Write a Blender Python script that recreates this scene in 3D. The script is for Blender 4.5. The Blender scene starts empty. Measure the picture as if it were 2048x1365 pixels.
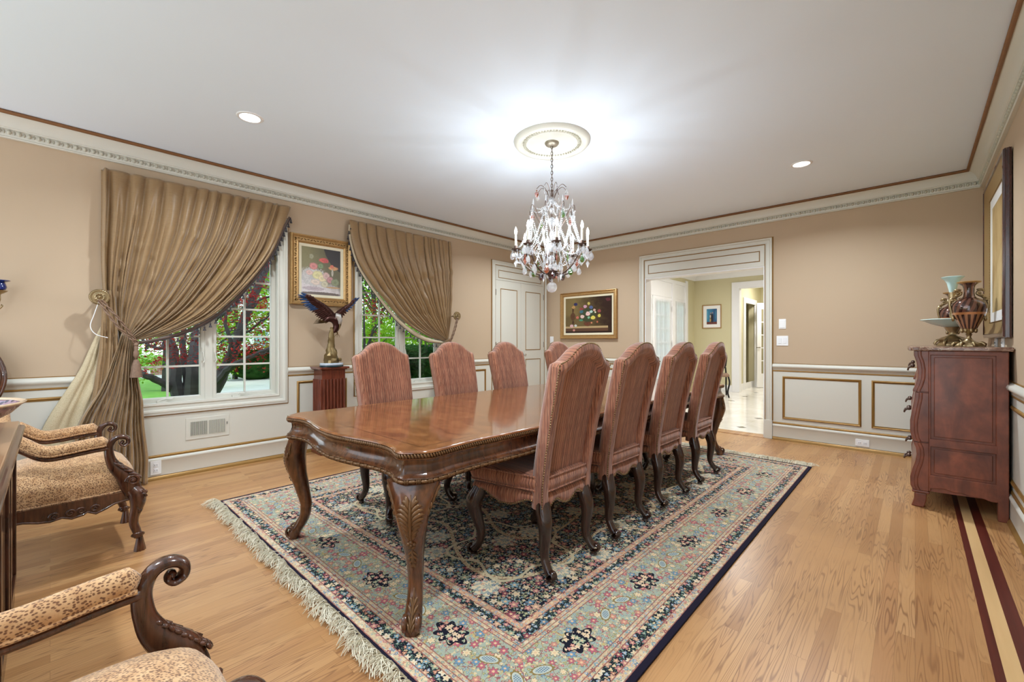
import bpy, math, random
import numpy as np
from mathutils import Vector, Matrix, Quaternion
PI = math.pi
C = bpy.context.scene.collection
sc = bpy.context.scene

# ------------------------------------------------------------------ camera, world, sun, exposure
cam_d = bpy.data.cameras.new('camera'); cam = bpy.data.objects.new('camera', cam_d); C.objects.link(cam)
cam.location = (0, 0, 1.16)
cam.rotation_euler = (PI/2, 0, math.radians(43.05))
cam_d.sensor_fit = 'HORIZONTAL'; cam_d.sensor_width = 36.0
cam_d.lens = 36.0*863.0/2048.0
cam_d.clip_start = 0.02; cam_d.clip_end = 200
sc.camera = cam
sc.view_settings.view_transform = 'Standard'; sc.view_settings.look = 'None'
sc.view_settings.gamma = 1.0; sc.view_settings.use_curve_mapping = False
sc.view_settings.exposure = 0.25
sc.cycles.max_bounces = 7; sc.cycles.diffuse_bounces = 4; sc.cycles.glossy_bounces = 3
sc.cycles.transmission_bounces = 4; sc.cycles.transparent_max_bounces = 10
sc.cycles.caustics_reflective = False; sc.cycles.caustics_refractive = False
sc.cycles.sample_clamp_indirect = 4.0
sc.cycles.use_adaptive_sampling = True; sc.cycles.adaptive_threshold = 0.02
sc.cycles.use_denoising = True

world = bpy.data.worlds.new('world'); sc.world = world; world.use_nodes = True
wn = world.node_tree
bg = wn.nodes['Background']
tc = wn.nodes.new('ShaderNodeTexCoord'); sx = wn.nodes.new('ShaderNodeSeparateXYZ')
wn.links.new(tc.outputs['Generated'], sx.inputs[0])
cr = wn.nodes.new('ShaderNodeValToRGB'); wn.links.new(sx.outputs[2], cr.inputs[0])
cr.color_ramp.elements[0].position = 0.0; cr.color_ramp.elements[0].color = (0.90, 0.96, 1.0, 1)
cr.color_ramp.elements[1].position = 0.5; cr.color_ramp.elements[1].color = (0.72, 0.86, 1.0, 1)
wn.links.new(cr.outputs[0], bg.inputs[0]); bg.inputs[1].default_value = WORLD = 2.15

def light(name, kind, loc, power, color=(1, 1, 1), size=0.1, rot=None, spread=None, angle=None, cam_vis=True, shape=None, sy=None):
    d = bpy.data.lights.new(name, kind); d.energy = power; d.color = color
    if kind == 'AREA':
        d.size = size; d.shape = shape or 'DISK'
        if sy: d.size_y = sy
        if spread: d.spread = spread
    elif kind == 'SUN': d.angle = angle or 0.01
    else: d.shadow_soft_size = size
    if kind == 'SPOT': d.spot_size = angle; d.spot_blend = 0.6
    o = bpy.data.objects.new(name, d); C.objects.link(o); o.location = loc
    if rot: o.rotation_euler = rot
    return o
WARM = (0.86, 0.955, 1.02)
light('sun', 'SUN', (0, 0, 20), 1.6, (1, 0.96, 0.88), rot=(math.radians(-18), math.radians(38), 0), angle=0.02)

# room constants
LX, RX, BY, NY, HC = -4.64, 0.46, 5.86, -1.5, 2.74
CX, TCY = -2.09, 2.80
CANDLE_W = 4.4
DOWN = [(-3.43, 0.963), (-0.74, 4.57), (-0.74, 0.963), (-3.43, 4.57), (-2.09, -0.75)]  # mirrored ones lie hidden; the last is an unseen lamp added as fill

# ------------------------------------------------------------------ mesh helpers
def smoothstep(a, b, x):
    t = max(0.0, min(1.0, (x-a)/(b-a))); return t*t*(3-2*t)
def lerp(a, b, t): return a+(b-a)*t
def interp(tab, x):
    if x <= tab[0][0]: return tab[0][1]
    for (a, va), (b, vb) in zip(tab, tab[1:]):
        if x <= b: return lerp(va, vb, (x-a)/(b-a) if b > a else 0)
    return tab[-1][1]
def smooth_path(pts, n=6, closed=False):
    """Catmull-Rom through pts"""
    P = [Vector(p) for p in pts]; out = []
    m = len(P); rng = m if closed else m-1
    for i in range(rng):
        p0 = P[(i-1) % m] if (closed or i > 0) else P[0]*2-P[1]
        p1 = P[i]; p2 = P[(i+1) % m]
        p3 = P[(i+2) % m] if (closed or i+2 < m) else P[-1]*2-P[-2]
        for k in range(n):
            t = k/n
            out.append(0.5*((2*p1)+(p2-p0)*t+(2*p0-5*p1+4*p2-p3)*t*t+(3*p1-p0-3*p2+p3)*t*t*t))
    if not closed: out.append(P[-1].copy())
    return out

SOFT = {'antique_brass', 'gilded_carving', 'brass_nailhead', 'dark_tassel', 'armchair_walnut', 'aged_bronze', 'trim_shaded_enrichment', 'golden_rock', 'patinated_bronze', 'taupe_rope', 'silvered_bronze'}
class MB:
    def __init__(s): s.v = []; s.f = []; s.nb = 0
    def add(s, vs, fs):
        b = len(s.v); s.v += [tuple(p) for p in vs]; s.f += [tuple(i+b for i in f) for f in fs]; return s
    def box(s, x0, x1, y0, y1, z0, z1):
        s.nb += 1; e = 0.00017*((s.nb-1) % 5)
        x0, x1 = min(x0, x1)-e, max(x0, x1)+e; y0, y1 = min(y0, y1)-e, max(y0, y1)+e; z0, z1 = min(z0, z1)-e, max(z0, z1)+e
        return s.add([(x0,y0,z0),(x1,y0,z0),(x1,y1,z0),(x0,y1,z0),(x0,y0,z1),(x1,y0,z1),(x1,y1,z1),(x0,y1,z1)],
              [(0,3,2,1),(4,5,6,7),(0,1,5,4),(1,2,6,5),(2,3,7,6),(3,0,4,7)])
    def cbox(s, c, sz, R=None):
        vs = [Vector(((i & 1)-.5, ((i >> 1) & 1)-.5, ((i >> 2) & 1)-.5)) for i in range(8)]
        vs = [Vector((p.x*sz[0], p.y*sz[1], p.z*sz[2])) for p in vs]
        if R: vs = [R @ p for p in vs]
        c = Vector(c)
        return s.add([p+c for p in vs], [(0,2,3,1),(4,5,7,6),(0,1,5,4),(1,3,7,5),(3,2,6,7),(2,0,4,6)])
    def tube(s, path, rad, seg=10, caps=True, up=(0, 0, 1), closed=False):
        """rad: number, list of numbers or list of (a,b) half-axes; a lies along the side vector, b along the frame normal"""
        P = [Vector(p) for p in path]; n = len(P)
        if not isinstance(rad, (list, tuple)): rad = [rad]*n
        if isinstance(rad, tuple): rad = [rad]*n
        T = []
        for i in range(n):
            a = P[(i-1) % n] if (closed or i > 0) else P[0]; b = P[(i+1) % n] if (closed or i < n-1) else P[-1]
            t = (b-a); T.append(t.normalized() if t.length > 1e-9 else Vector((0, 0, 1)))
        N = Vector(up); N = N-T[0]*N.dot(T[0])
        if N.length < 1e-4: N = Vector((1, 0, 0)); N = N-T[0]*N.dot(T[0])
        N.normalize(); vs = []; fs = []
        for i in range(n):
            if i > 0:
                N = N-T[i]*N.dot(T[i])
                if N.length < 1e-6: N = T[i].orthogonal()
                N.normalize()
            B = T[i].cross(N); r = rad[i]; a, b = (r, r) if not isinstance(r, (list, tuple)) else r
            for k in range(seg):
                th = 2*PI*k/seg
                vs.append(P[i]+B*(a*math.cos(th))+N*(b*math.sin(th)))
        m = n if closed else n-1
        for i in range(m):
            j = (i+1) % n
            for k in range(seg):
                k2 = (k+1) % seg
                fs.append((i*seg+k, i*seg+k2, j*seg+k2, j*seg+k))
        if caps and not closed:
            fs.append(tuple(range(seg-1, -1, -1))); fs.append(tuple((n-1)*seg+k for k in range(seg)))
        return s.add(vs, fs)
    def lathe(s, prof, c=(0, 0, 0), seg=24, fn=None, M=None, caps=True):
        """prof: (r, z) list bottom to top; fn(theta, i) multiplies r"""
        vs = []; fs = []; n = len(prof); c = Vector(c)
        for i, (r, z) in enumerate(prof):
            for k in range(seg):
                th = 2*PI*k/seg; q = r*(fn(th, i) if fn else 1)
                p = Vector((q*math.cos(th), q*math.sin(th), z))
                if M: p = M @ p
                vs.append(p+c)
        for i in range(n-1):
            for k in range(seg):
                k2 = (k+1) % seg; fs.append((i*seg+k, i*seg+k2, (i+1)*seg+k2, (i+1)*seg+k))
        if caps and prof[0][0] > 1e-5: fs.append(tuple(range(seg-1, -1, -1)))
        if caps and prof[-1][0] > 1e-5: fs.append(tuple((n-1)*seg+k for k in range(seg)))
        return s.add(vs, fs)
    def ball(s, c, r, seg=10, rings=6, M=None):
        if not isinstance(r, (list, tuple)): r = (r, r, r)
        vs = []; fs = []; c = Vector(c)
        for i in range(1, rings):
            ph = PI*i/rings
            for k in range(seg):
                th = 2*PI*k/seg
                p = Vector((r[0]*math.sin(ph)*math.cos(th), r[1]*math.sin(ph)*math.sin(th), -r[2]*math.cos(ph)))
                if M: p = M @ p
                vs.append(c+p)
        b = Vector((0, 0, -r[2])); t = Vector((0, 0, r[2]))
        if M: b = M @ b; t = M @ t
        vs += [c+b, c+t]; nb = (rings-1)*seg
        for i in range(rings-2):
            for k in range(seg):
                k2 = (k+1) % seg; fs.append((i*seg+k, i*seg+k2, (i+1)*seg+k2, (i+1)*seg+k))
        for k in range(seg):
            k2 = (k+1) % seg; fs.append((nb, k2, k)); fs.append((nb+1, (rings-2)*seg+k, (rings-2)*seg+k2))
        return s.add(vs, fs)
    def grid(s, rows, closed_u=False, closed_v=False):
        """rows: list of lists of points"""
        n = len(rows); m = len(rows[0]); vs = [p for r in rows for p in r]; fs = []
        for i in range(n if closed_v else n-1):
            for k in range(m if closed_u else m-1):
                k2 = (k+1) % m; i2 = (i+1) % n
                fs.append((i*m+k, i*m+k2, i2*m+k2, i2*m+k))
        return s.add(vs, fs)
    def prism(s, poly, f0, f1):
        """poly 2-D points; f0/f1 map (u,v) to 3-D for the two caps"""
        n = len(poly); vs = [f0(*p) for p in poly]+[f1(*p) for p in poly]
        fs = [tuple(range(n-1, -1, -1)), tuple(range(n, 2*n))]
        for i in range(n): j = (i+1) % n; fs.append((i, j, n+j, n+i))
        return s.add(vs, fs)
    def build(s, name, mat, parent=None, smooth=40, bevel=0, loc=None, subsurf=0, solid=0, bseg=2):
        if mat and smooth == 40 and mat.name.split('.')[0] in SOFT: smooth = 85
        me = bpy.data.meshes.new(name); me.from_pydata(s.v, [], s.f); me.update()
        if mat: me.materials.append(mat)
        if smooth:
            me.polygons.foreach_set('use_smooth', [True]*len(me.polygons))
            if smooth < 180: me.set_sharp_from_angle(angle=math.radians(smooth))
        o = bpy.data.objects.new(name, me); C.objects.link(o)
        if parent: o.parent = parent
        if loc: o.location = loc
        import bmesh
        bm = bmesh.new(); bm.from_mesh(me); bmesh.ops.recalc_face_normals(bm, faces=bm.faces); bm.to_mesh(me); bm.free()
        if solid:
            m = o.modifiers.new('solid', 'SOLIDIFY'); m.thickness = solid; m.offset = 0
        if bevel:
            m = o.modifiers.new('bevel', 'BEVEL'); m.width = bevel; m.segments = bseg; m.limit_method = 'ANGLE'; m.angle_limit = math.radians(35)
        if subsurf:
            m = o.modifiers.new('sub', 'SUBSURF'); m.levels = subsurf; m.render_levels = subsurf
        return o
def tag(o, label=None, cat=None, group=None, kind=None):
    if label: o['label'] = label
    if cat: o['category'] = cat
    if group: o['group'] = group
    if kind: o['kind'] = kind
    return o
def empty(name, loc=(0, 0, 0), rz=0, parent=None):
    o = bpy.data.objects.new(name, None); C.objects.link(o); o.location = loc; o.rotation_euler = (0, 0, rz)
    o.empty_display_size = 0.05
    if parent: o.parent = parent
    return o
def thing(name, label, cat, loc=(0, 0, 0), rz=0, group=None): return tag(empty(name, loc, rz), label, cat, group)
def struct(o): o['kind'] = 'structure'; return o
def dup(o, parent=None, loc=None, rz=None, label=None):
    c = o.copy(); C.objects.link(c); c.parent = parent
    if loc is not None: c.location = loc
    if rz is not None: c.rotation_euler = (0, 0, rz)
    if label: c['label'] = label
    for ch in list(o.children): dup(ch, c)
    return c
def RZ(a): return Matrix.Rotation(a, 3, 'Z')
def RYm(a): return Matrix.Rotation(a, 3, 'Y')
def RXm(a): return Matrix.Rotation(a, 3, 'X')

# ------------------------------------------------------------------ node helpers
def lin(r, g, b):
    return tuple(((c/255)/12.92 if c/255 <= 0.04045 else ((c/255+0.055)/1.055)**2.4) for c in (r, g, b))
class S:
    def __init__(s, g, k): s.g = g; s.k = k
    def _m(s, op, *o, clamp=False):
        n = s.g.nt.nodes.new('ShaderNodeMath'); n.operation = op; n.use_clamp = clamp
        for i, a in enumerate((s,)+o):
            if isinstance(a, S): s.g.nt.links.new(a.k, n.inputs[i])
            else: n.inputs[i].default_value = a
        return S(s.g, n.outputs[0])
    def __add__(s, o): return s._m('ADD', o)
    __radd__ = __add__
    def __sub__(s, o): return s._m('SUBTRACT', o)
    def __rsub__(s, o): return (s*-1)+o
    def __mul__(s, o): return s._m('MULTIPLY', o)
    __rmul__ = __mul__
    def __truediv__(s, o): return s._m('DIVIDE', o)
    def abs(s): return s._m('ABSOLUTE')
    def lt(s, o): return s._m('LESS_THAN', o)
    def gt(s, o): return s._m('GREATER_THAN', o)
    def mn(s, o): return s._m('MINIMUM', o)
    def mx(s, o): return s._m('MAXIMUM', o)
    def fr(s): return s._m('FRACT')
    def sin(s): return s._m('SINE')
    def cos(s): return s._m('COSINE')
    def atan2(s, o): return s._m('ARCTAN2', o)
    def sqrt(s): return s._m('SQRT')
    def pow(s, o): return s._m('POWER', o)
    def clamp(s): return s._m('ADD', 0.0, clamp=True)
    def ss(s, a, b):
        n = s.g.nt.nodes.new('ShaderNodeMapRange'); n.interpolation_type = 'SMOOTHSTEP'
        s.g.nt.links.new(s.k, n.inputs[0]); n.inputs[1].default_value = a; n.inputs[2].default_value = b
        return S(s.g, n.outputs[0])
class G:
    """a small graph builder over one material"""
    def __init__(s, name, rough=0.5, metal=0.0, spec=0.5, coat=0.0, sheen=0.0):
        s.m = bpy.data.materials.new(name); s.m.use_nodes = True; s.nt = s.m.node_tree
        s.b = s.nt.nodes['Principled BSDF']
        s.b.inputs['Roughness'].default_value = rough; s.b.inputs['Metallic'].default_value = metal
        s.b.inputs['Specular IOR Level'].default_value = spec
        s.b.inputs['Coat Weight'].default_value = coat; s.b.inputs['Coat Roughness'].default_value = 0.08
        s.b.inputs['Sheen Weight'].default_value = sheen
        s.co = s.nt.nodes.new('ShaderNodeTexCoord'); s._xyz = None
    def node(s, t, **k):
        n = s.nt.nodes.new(t)
        for a, b in k.items(): setattr(n, a, b)
        return n
    def link(s, a, b): s.nt.links.new(a.k if isinstance(a, S) else a, b)
    def xyz(s, which='Object'):
        n = s.node('ShaderNodeSeparateXYZ'); s.link(s.co.outputs[which], n.inputs[0])
        return [S(s, n.outputs[i]) for i in range(3)]
    def world(s):
        n = s.node('ShaderNodeNewGeometry'); x = s.node('ShaderNodeSeparateXYZ'); s.link(n.outputs['Position'], x.inputs[0])
        return [S(s, x.outputs[i]) for i in range(3)]
    def vec(s, x, y=0.0, z=0.0):
        n = s.node('ShaderNodeCombineXYZ')
        for i, a in enumerate((x, y, z)):
            if isinstance(a, S): s.link(a, n.inputs[i])
            else: n.inputs[i].default_value = a
        return S(s, n.outputs[0])
    def noise(s, v, scale=5, detail=2, rough=0.5, dist=0.0, dim='3D'):
        n = s.node('ShaderNodeTexNoise'); n.noise_dimensions = dim
        if v is not None: s.link(v, n.inputs['Vector'])
        else: s.link(s.co.outputs['Object'], n.inputs['Vector'])
        n.inputs['Scale'].default_value = scale; n.inputs['Detail'].default_value = detail
        n.inputs['Roughness'].default_value = rough; n.inputs['Distortion'].default_value = dist
        return S(s, n.outputs[0])
    def voro(s, v, scale=5, feature='F1', dim='2D', rnd=1.0):
        n = s.node('ShaderNodeTexVoronoi'); n.voronoi_dimensions = dim; n.feature = feature
        if v is not None: s.link(v, n.inputs['Vector'])
        else: s.link(s.co.outputs['Object'], n.inputs['Vector'])
        n.inputs['Scale'].default_value = scale; n.inputs['Randomness'].default_value = rnd
        return n
    def mix(s, f, a, b, mode='MIX'):
        n = s.node('ShaderNodeMix'); n.data_type = 'RGBA'; n.blend_type = mode
        for i, q in ((0, f), (6, a), (7, b)):
            if isinstance(q, S): s.link(q, n.inputs[i])
            elif i == 0: n.inputs[0].default_value = q
            else: n.inputs[i].default_value = (*q[:3], 1)
        return S(s, n.outputs[2])
    def ramp(s, f, stops, interp='LINEAR'):
        n = s.node('ShaderNodeValToRGB'); s.link(f, n.inputs[0]); r = n.color_ramp; r.interpolation = interp
        while len(r.elements) < len(stops): r.elements.new(0.5)
        for e, (p, c) in zip(r.elements, stops): e.position = p; e.color = (*c, 1)
        return S(s, n.outputs[0])
    def color(s, c):
        if isinstance(c, S): s.link(c, s.b.inputs['Base Color'])
        else: s.b.inputs['Base Color'].default_value = (*c, 1)
        return s
    def rough(s, c): s.link(c, s.b.inputs['Roughness']); return s
    def bump(s, h, strength=0.3, dist=0.01):
        n = s.node('ShaderNodeBump'); s.link(h, n.inputs['Height']); n.inputs['Strength'].default_value = strength
        n.inputs['Distance'].default_value = dist; s.link(n.outputs[0], s.b.inputs['Normal']); return s

def plain(name, c, rough=0.5, metal=0.0, spec=0.5, coat=0.0, var=0.06, scale=12, bump=0.0):
    g = G(name, rough, metal, spec, coat)
    n = g.noise(None, scale, 3)
    g.color(g.mix(n, tuple(x*(1-var) for x in c), tuple(min(1, x*(1+var)) for x in c)))
    if bump: g.bump(g.noise(None, scale*8, 2), bump, 0.002)
    return g.m
def wood(name, c1, c2, rough=0.3, coat=0.3, axis=2, scale=6, stretch=8, mottled=0.0):
    g = G(name, rough, 0, 0.5, coat)
    x = g.xyz(); v = [x[0]*stretch, x[1]*stretch, x[2]*stretch]; v[axis] = x[axis]
    n = g.noise(g.vec(*v), scale, 4, 0.6, 0.6)
    c = g.ramp(n, [(0.3, c1), (0.7, c2)])
    if mottled:
        n2 = g.noise(None, 9, 3, 0.6); c = g.mix(n2.ss(0.35, 0.65)*mottled, c, tuple(q*0.45 for q in c1))
    g.color(c); return g.m

M = {}
M['wall'] = plain('wall_paint', lin(190, 167, 141), 0.6, spec=0.3, var=0.025, scale=1.5)
M['trim'] = plain('trim_paint', lin(212, 209, 198), 0.38, var=0.012, scale=2)
M['gold'] = plain('gold_paint', lin(150, 112, 55), 0.4, 0.35, var=0.15, scale=14)
M['bronze'] = plain('bronze_fillet', lin(126, 84, 48), 0.45, 0.1, var=0.25, scale=30)
M['ceil'] = plain('ceiling_paint', lin(232, 242, 255), 0.7, spec=0.2, var=0.006, scale=1)
M['white'] = plain('white_paint', lin(236, 236, 238), 0.4, var=0.01)
M['plate'] = plain('white_plastic', lin(240, 240, 240), 0.35, var=0.005)
M['dark'] = plain('dark_void', lin(18, 16, 14), 0.8)
M['chrome'] = plain('chrome', (0.8, 0.8, 0.8), 0.15, 1.0, var=0.02)
M['steel'] = plain('dull_steel', (0.32, 0.3, 0.27), 0.35, 1.0)
M['legwood'] = wood('dark_carved_wood', lin(28, 15, 11), lin(62, 36, 25), 0.22, 0.5)
M['tablewood'] = wood('walnut_brown_wood', lin(70, 39, 22), lin(124, 75, 43), 0.25, 0.6, mottled=0.55)
M['carve'] = plain('gilded_carving', lin(112, 80, 50), 0.32, 0.25, var=0.4, scale=60)
M['brass'] = plain('antique_brass', lin(160, 140, 106), 0.32, 0.9, var=0.2, scale=30)
def emis(name, c, st):
    g = G(name); g.b.inputs['Emission Color'].default_value = (*c, 1); g.b.inputs['Emission Strength'].default_value = st
    g.color(c); return g.m
# ------------------------------------------------------------------ floor
def floor_mat():
    g = G('oak_floor', 0.3, 0, 0.45, 0.0)
    x, y, z = g.world()
    b = g.node('ShaderNodeTexBrick'); g.link(g.vec(y, x, 0), b.inputs['Vector'])
    b.offset = 0.37; b.offset_frequency = 2; b.squash = 1.0
    b.inputs['Scale'].default_value = 1.0; b.inputs['Brick Width'].default_value = 1.15; b.inputs['Row Height'].default_value = 0.057
    b.inputs['Mortar Size'].default_value = 0.0006; b.inputs['Mortar Smooth'].default_value = 0.0
    b.inputs['Color1'].default_value = (0, 0, 0, 1); b.inputs['Color2'].default_value = (1, 1, 1, 1); b.inputs['Mortar'].default_value = (0.3, 0.3, 0.3, 1)
    bc = g.node('ShaderNodeSeparateColor'); g.link(b.outputs['Color'], bc.inputs[0]); r = S(g, bc.outputs[0])
    off = r*37.0
    n = g.noise(g.vec(y*0.85+off, x*13.0+off*1.7, 0), 1.0, 2, 0.45, 0.15)
    ring = (n*21.0).fr(); line = (ring-0.5).abs()
    grain = line.ss(0.0, 0.24)
    fine = g.noise(g.vec(y*5+off, x*160, 0), 1.0, 2)
    base = g.ramp(r, [(0.0, lin(168, 120, 74)), (0.35, lin(190, 142, 92)), (0.7, lin(200, 154, 104)), (1.0, lin(180, 130, 84))])
    big = g.noise(g.vec(x, y, 0), 0.6, 2)
    base = g.mix(big.ss(0.3, 0.7)*0.35, base, lin(182, 134, 88))
    fade = g.noise(g.vec(x*3, y*1.5, 0), 1.0, 1).ss(0.33, 0.58)
    amt = (1.0-grain)*0.6*fade+0.06
    c = g.mix(amt, base, lin(112, 68, 38))
    c = g.mix((fine-0.5).abs()*0.8, c, lin(140, 94, 58))
    mort = S(g, b.outputs['Fac']); c = g.mix(mort*0.45, c, lin(90, 56, 34))
    # inlaid border strips along the right wall
    mah = g.mix(g.noise(g.vec(y*2, x*60, 0), 1, 3), lin(66, 22, 16), lin(104, 44, 32))
    map_ = g.mix(g.noise(g.vec(y*2, x*40, 0), 1, 2), lin(204, 164, 112), lin(222, 184, 132))
    s1 = x.gt(0.200)*x.lt(0.322); s2 = x.gt(0.228)*x.lt(0.276)
    c = g.mix(s1, c, mah); c = g.mix(s2, c, map_)
    g.color(c); g.bump(grain*0.5+(1.0-mort), 0.05, 0.001)
    g.rough(g.noise(g.vec(x*2, y*2, 0), 1, 2)*0.16+0.24)
    return g.m
M['floor'] = floor_mat()
f = MB().box(LX-0.15, RX+0.15, NY, BY+0.155, -0.12, 0).build('floor', M['floor'], smooth=0); struct(f)
c_ = MB().box(LX-0.15, RX+0.15, NY, BY+0.155, HC, HC+0.15).build('ceiling', M['ceil'], smooth=0); struct(c_)

# ------------------------------------------------------------------ walls
WIN = [(0.425, 1.545), (2.44, 3.56)]; WZ = (0.63, 2.30)
m = MB(); ys = [NY, WIN[0][0], WIN[0][1], WIN[1][0], WIN[1][1], BY]
m.box(LX-0.15, LX, NY, BY, 0, WZ[0]); m.box(LX-0.15, LX, NY, BY, WZ[1], HC)
m.box(LX-0.15, LX, ys[0], ys[1], *WZ); m.box(LX-0.15, LX, ys[2], ys[3], *WZ); m.box(LX-0.15, LX, ys[4], ys[5], *WZ)
struct(m.build('wall_left', M['wall'], smooth=0))
OX0, OX1, OZ = -2.845, -1.318, 2.06
m = MB(); m.box(LX-0.15, OX0, BY, BY+0.15, 0, HC); m.box(OX1, RX+0.15, BY, BY+0.15, 0, HC); m.box(OX0, OX1, BY, BY+0.15, OZ, HC)
struct(m.build('wall_back', M['wall'], smooth=0))
struct(MB().box(RX, RX+0.15, NY, BY, 0, HC).build('wall_right', M['wall'], smooth=0))

# moulding sweep around left, back and right walls: profile (d, z)
def around(m, prof, z_rel=0.0, y0=NY, closed=True):
    st = [lambda d: (LX+d, y0), lambda d: (LX+d, BY-d), lambda d: (RX-d, BY-d), lambda d: (RX-d, y0)]
    rows = [[(*f(d), z) for d, z in prof] for f in st]
    m.grid(rows, closed_u=closed)
    return m
crown = [(0.0, 2.575), (0.022, 2.575), (0.026, 2.582), (0.020, 2.590), (0.022, 2.600), (0.022, 2.632), (0.034, 2.636), (0.034, 2.644),
         (0.040, 2.648), (0.046, 2.668), (0.058, 2.692), (0.078, 2.712), (0.098, 2.720), (0.098, 2.739), (0.0, 2.739)]
cr_o = around(MB(), crown).build('trim_1', M['trim'], smooth=30); struct(cr_o)
# bronze rope fillet where the crown meets the ceiling
struct(around(MB(), [(0.098, 2.716), (0.108, 2.717), (0.116, 2.724), (0.117, 2.732), (0.112, 2.7395), (0.098, 2.7395)]).build('trim_2', M['bronze'], smooth=60))
# egg and dart enrichment of the crown
m = MB()
def egg(mm, x, y, z, dx, dy, k):
    if k % 2 == 0: mm.ball((x+dx*0.004, y+dy*0.004, z), (0.013, 0.013, 0.016), 6, 4)
    else: mm.ball((x+dx*0.002, y+dy*0.002, z), (0.006, 0.006, 0.015), 4, 3)
k = 0; st = 0.0235
y = -0.9
while y < BY-0.03: egg(m, LX+0.022, y, 2.616, 1, 0, k); y += st; k += 1
x = LX+0.04
while x < RX-0.03: egg(m, x, BY-0.022, 2.616, 0, -1, k); x += st; k += 1
y = 0.5
while y < BY-0.03: egg(m, RX-0.022, y, 2.616, -1, 0, k); y += st; k += 1
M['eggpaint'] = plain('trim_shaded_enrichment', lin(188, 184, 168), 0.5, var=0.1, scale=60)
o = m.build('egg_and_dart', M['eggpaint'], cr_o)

# wainscot: runs of (wall, a0, a1); the wall side gives the inward direction
def wpt(w, a, d, z):
    return {'L': (LX+d, a, z), 'B': (a, BY-d, z), 'R': (RX-d, a, z)}[w]
def run(m, w, a0, a1, prof):
    m.grid([[wpt(w, a, d, z) for d, z in prof] for a in (a0, a1)], closed_u=True)
    m.add([wpt(w, a0, d, z) for d, z in prof], [tuple(range(len(prof)))]); m.add([wpt(w, a1, d, z) for d, z in prof], [tuple(range(len(prof)))])
def wbox(m, w, a0, a1, z0, z1, d0, d1):
    p = wpt(w, a0, d0, z0); q = wpt(w, a1, d1, z1); m.box(p[0], q[0], p[1], q[1], p[2], q[2])
RAIL = [(0, 0.815), (0.012, 0.818), (0.014, 0.834), (0.022, 0.842), (0.034, 0.852), (0.038, 0.866), (0.032, 0.880), (0.016, 0.886), (0.010, 0.893), (0, 0.893)]
BASE = [(0, 0.034), (0.020, 0.034), (0.020, 0.150), (0.024, 0.156), (0.026, 0.166), (0.020, 0.178), (0.012, 0.184), (0, 0.184)]
CLOS = (4.517, 5.81)
runs_rail = [('L', NY, 0.335), ('L', 1.635, 2.35), ('L', 3.65, CLOS[0]), ('B', LX, -2.93), ('B', -1.233, RX), ('R', NY, BY)]
runs_base = [('L', NY, CLOS[0]), ('B', LX, -2.93), ('B', -1.233, RX), ('R', NY, BY)]
mb, mr, mg, mbd = MB(), MB(), MB(), MB()
for w, a0, a1 in runs_base:
    for b0, b1, zt in ([(a0, WIN[0][0], .82), (WIN[0][0], WIN[0][1], .615), (WIN[0][1], WIN[1][0], .82), (WIN[1][0], WIN[1][1], .615), (WIN[1][1], a1, .82)] if w == 'L' else [(a0, a1, .82)]): wbox(mb, w, b0, b1, 0.0, zt, 0.0, 0.006)
    run(mbd, w, a0, a1, BASE)
    run(mg, w, a0, a1, [(0, 0.184), (0.014, 0.184), (0.017, 0.192), (0.013, 0.202), (0.006, 0.206), (0, 0.206)])
    run(mg, w, a0, a1, [(0, 0.0), (0.034, 0.0), (0.032, 0.014), (0.024, 0.028), (0.016, 0.034), (0, 0.034)])
for w, a0, a1 in runs_rail:
    run(mr, w, a0, a1, RAIL)
    run(mg, w, a0, a1, [(0, 0.803), (0.010, 0.803), (0.013, 0.810), (0.010, 0.817), (0, 0.817)])
    run(mg, w, a0, a1, [(0, 0.891), (0.009, 0.891), (0.010, 0.896), (0, 0.899)])
def frame_rect(m, w, a0, a1, z0, z1, wd=0.024, d0=0.006, h=0.014, n=6):
    """picture-frame moulding, mitred"""
    prof = [(0, 0), (0.15, 0.75), (0.4, 1.0), (0.7, 0.55), (1, 0.3), (1, 0)]
    rows = []
    for (a, z, sa, sz) in ((a0, z0, 1, 1), (a1, z0, -1, 1), (a1, z1, -1, -1), (a0, z1, 1, -1)):
        rows.append([wpt(w, a+sa*u*wd, d0+h*v, z+sz*u*wd) for u, v in prof])
    m.grid(rows, closed_u=False, closed_v=True)
for w, a0, a1 in (('L', -1.0, 0.24), ('L', 1.727, 2.26), ('L', 3.745, 4.393), ('B', -4.52, -3.05), ('B', -1.136, -0.414), ('B', -0.333, 0.33),
                  ('R', 4.62, 5.72), ('R', 3.40, 4.50), ('R', 2.18, 3.28), ('R', 0.9, 2.06)):
    frame_rect(mg, w, a0, a1, 0.25, 0.748, 0.026)
struct(mb.build('trim_3', M['trim'], smooth=0)); struct(mr.build('trim_4', M['trim'], smooth=50)); struct(mg.build('trim_5', M['gold'], smooth=50))
# baseboards by wall
for nm, ws in (('baseboard_left', 'L'), ('baseboard_back', 'B'), ('baseboard_right', 'R')):
    q = MB()
    for w, a0, a1 in runs_base:
        if w == ws: run(q, w, a0, a1, BASE)
    struct(q.build(nm, M['trim'], smooth=40))

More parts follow.
